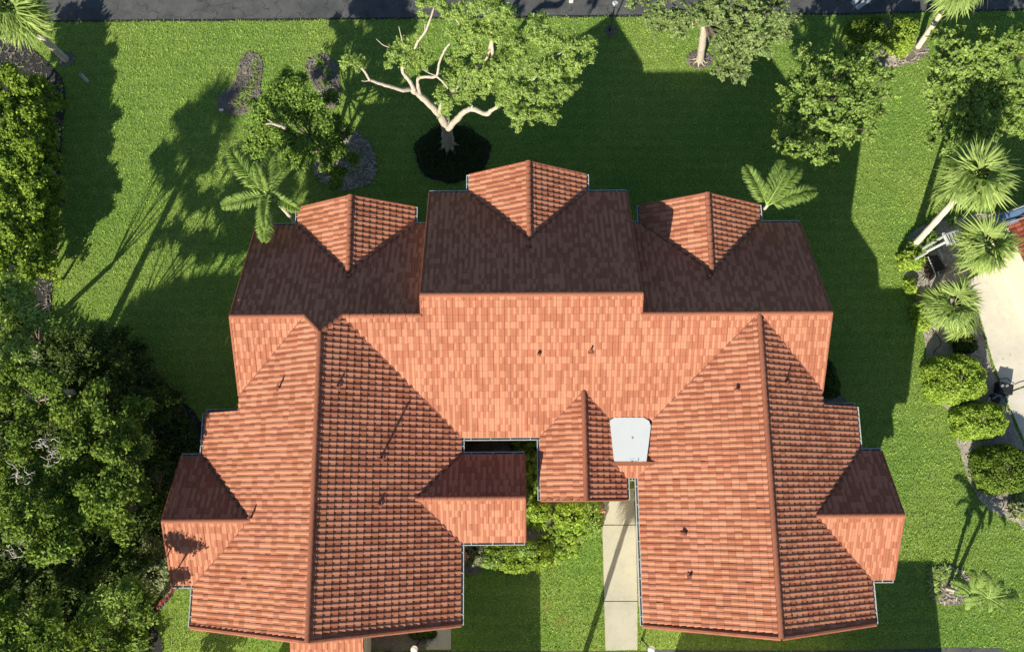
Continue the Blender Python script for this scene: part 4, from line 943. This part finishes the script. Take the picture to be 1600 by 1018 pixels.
F3 = [feather_mesh(10 + s_, 2.0, False, 'leaf_mid', 46, .40, 1.1) for s_ in range(3)]
def date_palm(label, base, hub, fr, group=None):
    root = empty('palm_tree', (base.x, base.y, 0), label, 'palm tree', group)
    mb = MB(); palm_trunk(mb, [Vector((base.x, base.y, -.02)), Vector(base).lerp(hub, .5), hub], .13, .08); mb.build('trunk', M['palmbark'], root, True)
    for i, (az, el, k) in enumerate(fr): place_frond(root, F3[i % 3], hub, az, el, random.uniform(-.3, .3), k)
date_palm('short palm leaning right from the bottom right bed with drooping feather fronds', at(1480, 918), at(1516, 928, 2.6), [(2.6, .6, .9), (1.0, .5, .9), (.0, .1, .8), (-.5, -.1, .6), (.7, .2, .7), (1.4, .4, .8), (2.2, .5, .7), (3.0, .2, .5), (4.4, .0, .5), (5.4, .0, .7)])
date_palm('second short palm of the bottom right bed with a long frond over the lawn', at(1487, 914), at(1545, 932, 2.7), [(.15, .05, 1.1), (.8, .3, .7), (1.6, .4, .75), (2.5, .3, .7), (3.3, .1, .8), (4.8, .0, .5), (5.7, .0, .8)])
# palms below the frame that shade the sidewalk and the lawn
for lab, b, h, R_s in (('palm out of frame below the sidewalk that shades its slabs', (906, 1045), (900, 1075, 5.2), .9),):
    fan_palm(lab, at(*b), at(*h), R_s, 18, seed=9, trunk_r=.13)

# ------------------------------------------------------------------ shrubs and bedding
def box_shrub(label, u, v, z, wp, hp, mat, rot=0.0, seed=0, leaf=.072, dens=800, cat='shrub', name='clipped_shrub', group=None):
    """clipped shrub: leaves packed over a rounded box"""
    c = at(u, v, z * .75); mx = m_px(z * .75); a, b = wp * mx / 2, hp * mx / 2; r = np.random.default_rng(seed)
    root = empty(name, (c.x, c.y, 0), label, cat, group); n = int((4 * a * b + 2.2 * z * (a + b)) * dens)
    q = unit(r.normal(size=(n, 3))); q[:, 2] = np.abs(q[:, 2]) * 1.0; e = .66
    q = np.sign(q) * np.abs(q) ** e; q = q / np.maximum(1, np.abs(q).max(1, keepdims=True)); rad = r.uniform(.80, 1.05, n)[:, None]
    lump = 1 + .06 * np.sin(q[:, :1] * 9 + seed) * np.cos(q[:, 1:2] * 8 + seed * 2)
    P = q * rad * lump * np.array([a, b, z * .97]); cs, sn = math.cos(rot), math.sin(rot)
    X = P[:, 0] * cs - P[:, 1] * sn + c.x; Y = P[:, 0] * sn + P[:, 1] * cs + c.y; P = np.stack([X, Y, np.maximum(P[:, 2], .06)], 1)
    nn = unit(q * np.array([.7, .7, 1]) + r.normal(size=q.shape) * .75)
    tint = np.clip(.5 + r.normal(0, .22, n) + .12 * np.sin(P[:, 0] * 7) * np.cos(P[:, 1] * 6), 0, 1)
    obj('foliage', np_mesh('foliage', leaf_quads(P, nn, np.full(n, leaf), .55, r), 4, tint, M[mat]), root)
    mb = MB()
    for k in range(5): mb.tube([(c.x + random.uniform(-.1, .1), c.y + random.uniform(-.1, .1), -.02), (c.x + random.uniform(-a, a) * .6, c.y + random.uniform(-b, b) * .6, z * .8)], [.035, .012], 5)
    mb.build('stems', M['bark'], root)
    return root
HG = 'clipped hedges beside the cream patio'
box_shrub('large clipped yellow-green hedge block nearest the feathery palm', 1500, 590, 1.7, 92, 76, 'leaf_hedge', .1, 31, group=HG)
box_shrub('middle clipped hedge block just below the dark pump', 1538, 656, 1.5, 82, 56, 'leaf_hedge', .08, 32, group=HG)
box_shrub('lowest clipped hedge block in partial shade near the gravel strip', 1572, 732, 1.5, 84, 74, 'leaf_deep', .1, 33, group=HG)
box_shrub('dark shaded round shrub by the road beside the mulch corner', 1358, 45, 1.1, 66, 52, 'leaf_deep', .2, 34)
box_shrub('yellow-green shrub against the thin white palm trunk near the road', 1414, 50, 1.3, 48, 66, 'leaf_hedge', -.4, 35, leaf=.095)
box_shrub('lime shrub at the foot of the leaning fan palm', 1428, 404, 1.0, 40, 32, 'leaf_hedge', 0, 36, leaf=.11, dens=330)
box_shrub('dim shrub behind the foot of the leaning fan palm', 1445, 380, .9, 60, 30, 'leaf_mid', .5, 37, leaf=.11, dens=260)
box_shrub('lime shrub below the low feathery palm by the gravel edge', 1444, 492, .9, 30, 44, 'leaf_hedge', .1, 38, leaf=.11, dens=330)
box_shrub('small lime shrub above the low feathery palm', 1424, 446, .6, 18, 26, 'leaf_hedge', .1, 39, leaf=.10, dens=330)
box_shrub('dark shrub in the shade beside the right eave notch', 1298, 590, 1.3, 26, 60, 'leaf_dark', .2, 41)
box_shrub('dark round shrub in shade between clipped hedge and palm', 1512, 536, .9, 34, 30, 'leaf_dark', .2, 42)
box_shrub('spiky green shrub in the gravel at the right edge', 1594, 792, .7, 26, 24, 'leaf_grey', .2, 43, leaf=.12, dens=250)
box_shrub('low shrub hidden in the court below the plumed gap', 660, 990, .5, 40, 14, 'leaf_dark', 0, 44)
STRAPS = []
def strap_mesh(seed, R=.5, n=34, w=.035, mat='leaf_hedge', arch=.8):
    r = np.random.default_rng(seed); mb = MB()
    for i in range(n):
        a = i * 2.4 + r.normal(0, .2); l = R * r.uniform(.6, 1.1); d = Vector((math.cos(a), math.sin(a), 0)); s = Vector((-math.sin(a), math.cos(a), 0)); h = R * r.uniform(.25, .9) * arch; t = float(np.clip(.5 + r.normal(0, .25), 0, 1))
        p = [Vector((0, 0, .02)), d * l * .35 + Vector((0, 0, h * .7)), d * l * .75 + Vector((0, 0, h * .8)), d * l + Vector((0, 0, h * .45))]
        ww = [w * .6, w, w * .8]
        for k in range(2): mb.quad(p[k] - s * ww[k], p[k] + s * ww[k], p[k + 1] + s * ww[k + 1], p[k + 1] - s * ww[k + 1], t)
        mb.poly([p[2] - s * ww[2], p[2] + s * ww[2], p[3]], t)
    return mb.mesh('leaves', M[mat])
SM = {'green': [strap_mesh(s_, .55, 44, .04, 'leaf_hedge') for s_ in range(3)], 'mid': [strap_mesh(s_ + 5, .5, 40, .05, 'leaf_mid') for s_ in range(3)], 'pale': [strap_mesh(s_ + 9, .38, 26, .028, 'palm_fan', .5) for s_ in range(3)], 'big': [strap_mesh(s_ + 14, .8, 30, .075, 'leaf_deep') for s_ in range(3)], 'deep': [strap_mesh(s_ + 20, .5, 44, .05, 'leaf_deep') for s_ in range(3)]}
ORD = ['first', 'second', 'third', 'fourth', 'fifth', 'sixth', 'seventh', 'eighth', 'ninth', 'tenth', 'eleventh', 'twelfth', 'thirteenth', 'fourteenth', 'fifteenth', 'sixteenth']
def ordinal(u, v, lst): return ORD[sorted(lst, key=lambda q: (q[1], q[0])).index((u, v))] + ' from the top'
def strap(label, u, v, kind, sc=1.0, z=0, group=None, name='strap_leaf_plant'):
    p = at(u, v, .3); o = bpy.data.objects.new(name, random.choice(SM[kind])); lnk(o); o.location = (p.x, p.y, z + .03); o.rotation_euler = (0, 0, random.uniform(0, 6)); o.scale = (sc, sc, sc)
    return tag(o, label, 'plant', group)
GC = 'plants of the entrance bed'
# court bed: hedge-like bushes along its curved front, broad leaved plants by the porch
CB = [('round low bush at the far left of the entrance bed under the gutter', 742, 862, .8, 44, 40, 'leaf_grey'), ('grey-green bush second along the entrance bed front', 768, 868, .75, 40, 36, 'leaf_mid'), ('lime bush at the lowest point of the curved bed front', 808, 878, .7, 48, 34, 'leaf_hedge'),
      ('lime bush rounding the curve of the bed front', 842, 870, .7, 44, 34, 'leaf_hedge'), ('darker bush tucked under the court gable gutter', 786, 856, 1.0, 60, 24, 'leaf_deep'), ('glossy bush right below the court gable corner', 822, 858, 1.0, 36, 24, 'leaf_mid'),
      ('large round bush in front of the porch gable verge', 898, 806, 1.0, 62, 42, 'leaf_hedge'), ('bush beside the sidewalk slab under the porch corner', 926, 806, 1.0, 32, 50, 'leaf_mid'), ('leafy bush left of the pebble gap under the porch', 845, 800, 1.1, 34, 30, 'leaf_hedge')]
for k, (lab, u, v, z, w, h, mat) in enumerate(CB): box_shrub(lab, u, v, z, w, h, mat, 0, 60 + k, leaf=.08, dens=560, name='bush', group=GC)
PLN = [(832, 700, 'big', 1), (826, 722, 'big', 1), (834, 742, 'big', 1.1), (828, 762, 'big', 1.1), (836, 780, 'big', 1.1), (826, 790, 'green', 1.2), (815, 694, 'big', 1.0), (830, 812, 'green', 1.2), (844, 815, 'green', 1.1), (812, 700, 'big', .8),
    (878, 838, 'green', 1.1), (890, 850, 'green', 1.1), (868, 852, 'deep', 1.2), (900, 836, 'green', 1.1), (858, 862, 'green', 1.2), (872, 868, 'green', 1), (882, 822, 'deep', 1.1), (852, 845, 'deep', 1.2), (905, 822, 'green', 1.0), (866, 828, 'deep', 1), (895, 862, 'green', .8), (915, 830, 'green', .9), (838, 885, 'green', .8), (790, 886, 'green', .8), (775, 880, 'green', .8), (820, 890, 'green', .8)]
for (u, v, kind, sc) in PLN:
    strap({'big': 'broad leaved plant in the narrow court strip, ', 'green': 'arching bright strap leaved clump in the entrance bed, ', 'deep': 'darker strap leaved clump inside the entrance bed, '}[kind] + ordinal(u, v, [(q[0], q[1]) for q in PLN if q[2] == kind]), u, v, kind, sc, 0, {'big': 'broad leaved court plants', 'green': 'bright strap leaved clumps', 'deep': 'dark strap leaved clumps'}[kind])
Q_ = [(396, 100, .8), (397, 112, .9), (394, 124, .9), (388, 136, 1.1), (384, 146, 1.2), (379, 142, 1), (371, 160, 1.0), (372, 152, .8), (398, 91, .7)]
for (u, v, sc) in Q_:
    strap('pale spiky plant across the bean shaped bed, ' + ordinal(u, v, [(q[0], q[1]) for q in Q_]), u, v, 'pale', sc, 0, 'pale spiky plants in the bean shaped bed', 'bromeliad')
Q_ = [(500, 98, 1), (512, 110, .9), (508, 128, .8), (496, 92, .8)]
for (u, v, sc) in Q_:
    strap('dim spiky plant in the oval mulch bed, ' + ordinal(u, v, [(q[0], q[1]) for q in Q_]), u, v, 'mid', sc * .8, 0, 'dim plants in the oval mulch bed', 'bromeliad')
Q_ = [(1460, 893, 1), (1470, 896, 1), (1480, 891, 1.1), (1466, 908, 1), (1460, 916, 1.1), (1472, 905, .9), (1463, 927, 1.1), (1494, 898, 1), (1486, 900, .9), (1500, 905, .9)]
for (u, v, sc) in Q_:
    strap('silvery bromeliad in the bottom right bed, ' + ordinal(u, v, [(q[0], q[1]) for q in Q_]), u, v, 'pale', sc * 1.25, 0, 'bromeliads of the bottom right bed', 'bromeliad')
Q_ = [(1448, 470, 1), (1430, 456, .8), (1490, 530, .8), (1592, 770, .9), (1596, 800, 1.1), (1460, 350, 1), (1490, 345, .9), (1520, 350, .8)]
for (u, v, sc) in Q_:
    strap('small strap plant in the shell bed, ' + ordinal(u, v, [(q[0], q[1]) for q in Q_]), u, v, 'mid', sc, 0, 'small plants of the shell bed', 'strap_leaf_plant')
# mat of dark ground cover round the big tree's foot and a few petals
def scatter(name, pts, rad, n, size, mat, z=.05, kind='stuff'):
    C = []
    for (u, v) in pts:
        p = at(u, v); C.append(np.stack([rng.normal(p.x, rad, n), rng.normal(p.y, rad, n), rng.uniform(z, z + .06, n)], 1))
    C = np.concatenate(C); nn = unit(rng.normal(size=C.shape) * .5 + [0, 0, 1])
    o = obj(name, np_mesh(name, leaf_quads(C, nn, np.full(len(C), size), .7), 4, rng.random(len(C)), M[mat])); return tag(o, kind=kind)
scatter('red_petals', [(268, 922), (262, 930), (255, 938), (248, 944), (272, 916)], .12, 40, .028, 'flower', .1)
scatter('red_petals', [(852, 944), (878, 966), (874, 972), (884, 968)], .14, 22, .02, 'flower', .12)
scatter('red_petals', [(862, 890), (850, 890), (860, 878), (888, 852)], .08, 12, .02, 'flower', .12)
scatter('salmon_flowers', [(727, 866), (724, 860), (936, 795)], .09, 26, .05, 'pink', .8)
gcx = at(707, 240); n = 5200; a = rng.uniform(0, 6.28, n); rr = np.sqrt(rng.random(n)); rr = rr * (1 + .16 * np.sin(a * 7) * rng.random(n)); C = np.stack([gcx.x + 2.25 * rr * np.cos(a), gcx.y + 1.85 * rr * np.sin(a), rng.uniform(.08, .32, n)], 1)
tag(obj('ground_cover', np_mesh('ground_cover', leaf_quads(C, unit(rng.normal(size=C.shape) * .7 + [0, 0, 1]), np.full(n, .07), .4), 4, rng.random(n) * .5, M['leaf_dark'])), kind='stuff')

# ------------------------------------------------------------------ lawn grass
def grass(n, size=(.05, .115)):
    c = [at(-20, -10), at(1620, -10), at(1620, 1040), at(-20, 1040)]
    X = rng.uniform(-34, 34, n); Y = rng.uniform(-17.5, 23, n)
    k = np.ones(n, bool)
    rd = [(-g, y0)] + edge + [(g, y1), (g, 60), (-g, 60)]
    for p in BEDS + [rd, [(x, y) for x, y in be] + [(be[-1][0], -40), (be[0][0], -40)], [be2[0], be2[1], (be2[1][0], -40), (be2[0][0], -40)]]: k &= ~pip(p, X, Y)
    for (xa, ya_, xb, yb) in ((xl0 + .5, yfe + .6, xr0 - .5, yre - .6), (xc0, yfe, xc1, yce - .6), (xW + .7, yls + .5, xE - .7, yfe), (xP + .7, yrs + .5, xQ - .7, yfe)): k &= ~((X > xa) & (X < xb) & (Y > ya_) & (Y < yb))
    X, Y = X[k], Y[k]; n = len(X)
    cl = np.sin(X * 3.1 + np.sin(Y * 2.3) * 2) * np.cos(Y * 2.7 + np.sin(X * 1.9) * 2)
    a = rng.uniform(0, 6.28, n); h = rng.uniform(*size, n) * (1 + .25 * cl); w = rng.uniform(.013, .028, n)
    dx, dy = np.cos(a) * w, np.sin(a) * w; lx, ly = rng.normal(0, .05, n), rng.normal(0, .05, n)
    V = np.stack([np.stack([X - dx, Y - dy, 0 * X], 1), np.stack([X + dx, Y + dy, 0 * X], 1), np.stack([X + lx, Y + ly, h], 1)], 1).reshape(-1, 3)
    o = obj('grass', np_mesh('grass', V, 3, np.clip(.5 + .2 * cl + rng.normal(0, .22, n), 0, 1), M['blade'])); tag(o, kind='stuff')
grass(560000)
n = 420; X = rng.uniform(-32, 32, n); Y = rng.uniform(-17, 22, n); C = np.stack([X, Y, np.full(n, .09)], 1)
k = ~((X > xW) & (X < xQ) & (Y > yls) & (Y < yce))
tag(obj('fallen_leaves', np_mesh('fallen_leaves', leaf_quads(C[k], unit(rng.normal(size=C[k].shape) * .4 + [0, 0, 1]), np.full(int(k.sum()), .04), .5), 4, rng.random(int(k.sum())), M['stone'])), kind='stuff')

# ------------------------------------------------------------------ lamps, bollard and other small things
def lamp(label, bu, bv, h=3.1, lean=(0, 0)):
    p = at(bu, bv); root = empty('lamp_post', (p.x, p.y, 0), label, 'lamp post', 'globe lamp posts'); mb = MB()
    mb.tube([(p.x, p.y, -.02), (p.x, p.y, .25), (p.x, p.y, .27), (p.x + lean[0], p.y + lean[1], h - .2)], [.075, .07, .042, .038], 9); mb.build('post', M['black'], root)
    mb = MB(); ico(mb, (p.x + lean[0], p.y + lean[1], h), .19, 14, 9); mb.build('globe', M['globe'], root, True)
    mb = MB(); mb.tube([(p.x + lean[0], p.y + lean[1], h - .24), (p.x + lean[0], p.y + lean[1], h - .14)], [.06, .10], 10); mb.build('collar', M['black'], root)
lamp('globe lamp on a black post in a small mulch ring beside the road', 952, 49)
lamp('globe lamp at the bottom edge beside the plain concrete walkway', 657, 998)
lamp('globe lamp at the bottom edge right of the sidewalk', 1003, 998)
p = at(137, 127); root = empty('bollard', (p.x, p.y, 0), 'short pale grey bollard standing alone on the shaded lawn', 'bollard')
mb = MB(); mb.tube([(p.x, p.y, -.02), (p.x, p.y, .85)], .12, 12); mb.build('post', M['white'], root)
mb = MB(); mb.tube([(p.x, p.y, .852), (p.x, p.y, .90), (p.x, p.y, .95)], [.125, .12, .06], 12); mb.build('cap', M['grey'], root)
p = at(892, 2); root = empty('utility_box', (p.x, p.y, 0), 'small pale box cut by the top edge of the road', 'utility box')
mb = MB(); mb.box(p.x, p.y + .1, .16, .26, .5, .30); mb.build('cabinet', M['white'], root); mb = MB(); mb.box(p.x, p.y + .1, .33, .29, .53, .03); mb.build('lid', M['paintline'], root)
p = at(346, 172, .1); o = MB(); o.box(p.x, p.y, .12, .24, .12, .10, .1); o.box(p.x, p.y, .18, .18, .08, .03, .1); tag(o.build('edging_stone', M['globe']), 'white brick lying at the tip of the bean shaped bed', 'stone')
# pump on its pad beside the patio
p = at(1563, 608); root = empty('pool_pump', (p.x, p.y, 0), 'dark pool pump with pipes and two grey caps on a gravel pad by the patio', 'pump'); an = -.25
mb = MB(); mb.box(p.x, p.y, .32, .80, .62, .60, an); mb.build('housing', M['dark'], root)
for k in (-1, 1): mb = MB(); mb.tube([(p.x + .14 * k - .1, p.y + .14, .62), (p.x + .14 * k - .1, p.y + .14, .70)], .075, 12); mb.build('filter_cap', M['grey'], root)
q = at(1550, 624); mb = MB(); mb.box(q.x, q.y, .2, .52, .42, .38, -.5); mb.build('motor', M['darkbrown'], root)
mb = MB(); mb.box(q.x - .32, q.y - .05, .3, .2, .26, .12, -.5); mb.build('timer_box', M['white'], root)
mb = MB(); mb.tube([(q.x - .3, q.y - .35, .25), (q.x - .1, q.y - .25, .34), (q.x + .15, q.y - .35, .3), (q.x + .2, q.y - .6, .1)], .05, 8); mb.build('pipe', M['grey'], root, True)
mb = MB(); mb.tube([(q.x - .2, q.y, .42), (q.x + .1, q.y + .2, .45)], .025, 6); mb.build('conduit', M['white'], root)
mb = MB(); mb.tube([tuple(at(u, v, .07)) for u, v in [(1560, 592), (1574, 590), (1580, 596), (1586, 600), (1592, 597), (1602, 594)]], .018, 5); tag(mb.build('garden_hose', M['dark']), 'thin dark hose trailing over the cream patio from the pump', 'hose')
mb = MB(); mb.tube(smooth([at(u, v, .08) for u, v in [(1456, 513), (1460, 520), (1468, 528), (1470, 538), (1462, 546), (1459, 552)]], 4), .022, 5); tag(mb.build('garden_hose', M['black']), 'black curling hose in the shell bed above the big hedge block', 'hose')
for (u, v, l) in ((238, 392, 'dark clod of earth on the sunny left lawn'), (1226, 275, 'fallen leaf cluster under the right palm')):
    p = at(u, v); mb = MB()
    for k in range(5): mb.box(p.x + random.uniform(-.12, .12), p.y + random.uniform(-.08, .08), .07, .12, .07, .09, random.random() * 3, taper=.6)
    if u < 1000: tag(mb.build('clod', M['bark']), l, 'clod')

# ------------------------------------------------------------------ neighbour's house at the right edge
nb = empty('neighbour_house', tuple(at(1600, 400)), 'neighbour house corner with old red tiles and a blue-grey flat strip', 'house')
zt_, ze_ = 4.6, 3.1
A = at(1571, 346, 3.2); dv = at(1640, 312, 3.2) - at(1534, 346, 3.2); dv.z = 0; dv.normalize()
def nb_tile_field():
    mb = MB(); d_ = dv; u_ = Vector((dv.y, -dv.x, 0)); s_ = .36
    for i in range(0, 24):
        for j in range(0, 12):
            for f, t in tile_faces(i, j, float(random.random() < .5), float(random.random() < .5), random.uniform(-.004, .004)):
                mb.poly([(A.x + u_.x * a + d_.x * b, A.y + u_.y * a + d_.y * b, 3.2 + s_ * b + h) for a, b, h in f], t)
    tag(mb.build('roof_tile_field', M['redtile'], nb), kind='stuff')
    mb = MB(); W = 24 * TW; Bd = 12 * TC
    mb.poly([(A.x + u_.x * a + d_.x * b, A.y + u_.y * a + d_.y * b, 3.17 + s_ * b) for a, b in ((0, 0), (W, 0), (W, Bd), (0, Bd))]); mb.build('roof_deck', M['deck'], nb)
    mb = MB(); mb.prism([(A.x + u_.x * a + d_.x * b, A.y + u_.y * a + d_.y * b) for a, b in ((.3, .5), (W, .5), (W, Bd), (.3, Bd))], 0, 3.2); mb.build('wall', M['stucco'], nb)
nb_tile_field()
# flat blue-grey strip roof with rails
def strip(name, pts, z0, z1, mat, parent=nb): 
    mb = MB(); mb.prism([tuple(at(u, v, z1)[:2]) for u, v in pts], z0, z1); return mb.build(name, M[mat], parent)
strip('flat_strip_roof', [(1476, 366), (1640, 310), (1640, 330), (1480, 384)][::-1], 3.3, 3.42, 'grey')
strip('blue_sheet', [(1534, 346), (1640, 312), (1640, 326), (1566, 346)][::-1], 3.42, 3.46, 'bluepanel')
for a, b, w in (((1474, 367), (1640, 307), .06), ((1566, 350), (1640, 328), .05)):
    mb = MB(); mb.tube([tuple(at(*a, 3.55)), tuple(at(*b, 3.55))], w, 6); mb.build('rail', M['grey'], nb)
for i in range(7):
    u = 1480 + i * 5.5; v = 365 - i * 2.0
    mb = MB(); p0_, p1_ = at(u, v, 3.5), at(u + 8, v + 19, 3.5); mb.tube([tuple(p0_), tuple(p1_)], .03, 5); mb.build('slat', M['white'], nb)
mb = MB(); mb.tube([tuple(at(1474, 364, 3.5)), tuple(at(1482, 381, 3.5))], [.09, .12], 8); mb.build('end_beam', M['white'], nb)
mb = MB(); p0_, p1_ = at(1448, 393, 2.5), at(1479, 377, 3.0); mb.tube([tuple(p0_), tuple(p1_)], .075, 6); mb.build('beam', M['white'], nb)
for u, v, h in ((1476, 368, 3.4), (1449, 394, 2.4)):
    p = at(u, v, h); mb = MB(); mb.box(p.x, p.y, h / 2, .1, .1, h); mb.build('support_post', M['white'], nb)
for a, b in (((1450, 401), (1462, 429)), ((1467, 390), (1474, 406)), ((1466, 424), (1467, 432))):
    mb = MB(); mb.tube([tuple(at(*a, 1.4)), tuple(at(*b, 1.4))], .035, 5); mb.build('frame_rail', M['white'], nb)
q = at(1463, 412, .9); root = empty('covered_grill', (q.x, q.y, 0), 'dark brown covered box standing under the white beam', 'cover')
mb = MB(); mb.box(q.x, q.y, .5, .75, 1.15, 1.0, .45, taper=.8); mb.build('cover', M['darkbrown'], root); mb = MB(); mb.box(q.x, q.y, .03, .95, 1.3, .06, .45); mb.build('base', M['dark'], root)

# ------------------------------------------------------------------ garages beyond the bottom edge (their shadow falls on the lawn)
def garage(label, xa, xb, h=3.6, y=-18.0):
    r = empty('garage', ((xa + xb) / 2, y - 3, 0), label, 'garage', 'garages across the driveway')
    mb = MB(); mb.box((xa + xb) / 2, y - 3.2, h / 2 - .05, xb - xa - .4, 6.0, h - .1); mb.build('wall', M['stucco'], r)
    mb = MB(); mb.box((xa + xb) / 2, y - 3.2, h - .1, xb - xa, 6.4, .2); mb.build('roof', M['white'], r)
    for i in range(int((xb - xa) / 3.2)):
        mb = MB(); mb.box(xa + 1.8 + i * 3.2, y - .185, 1.15, 2.5, .05, 2.3); mb.build('door', M['white'], r)
garage('long flat roofed garage out of frame below the left wing', -13.9, -1.05)
garage('long flat roofed garage out of frame below the right wing', 8.2, 21.3)
p = at(310, 1045); bl = [((p.x - .3, p.y - 1.2, 1.6), 1.3, 1.2, 1.2)]
tree('round low tree out of frame below the left lawn corner', (p.x - .3, p.y - 1.2), bl, 'leaf_deep', leaf=.12, dens=400, seed=90)
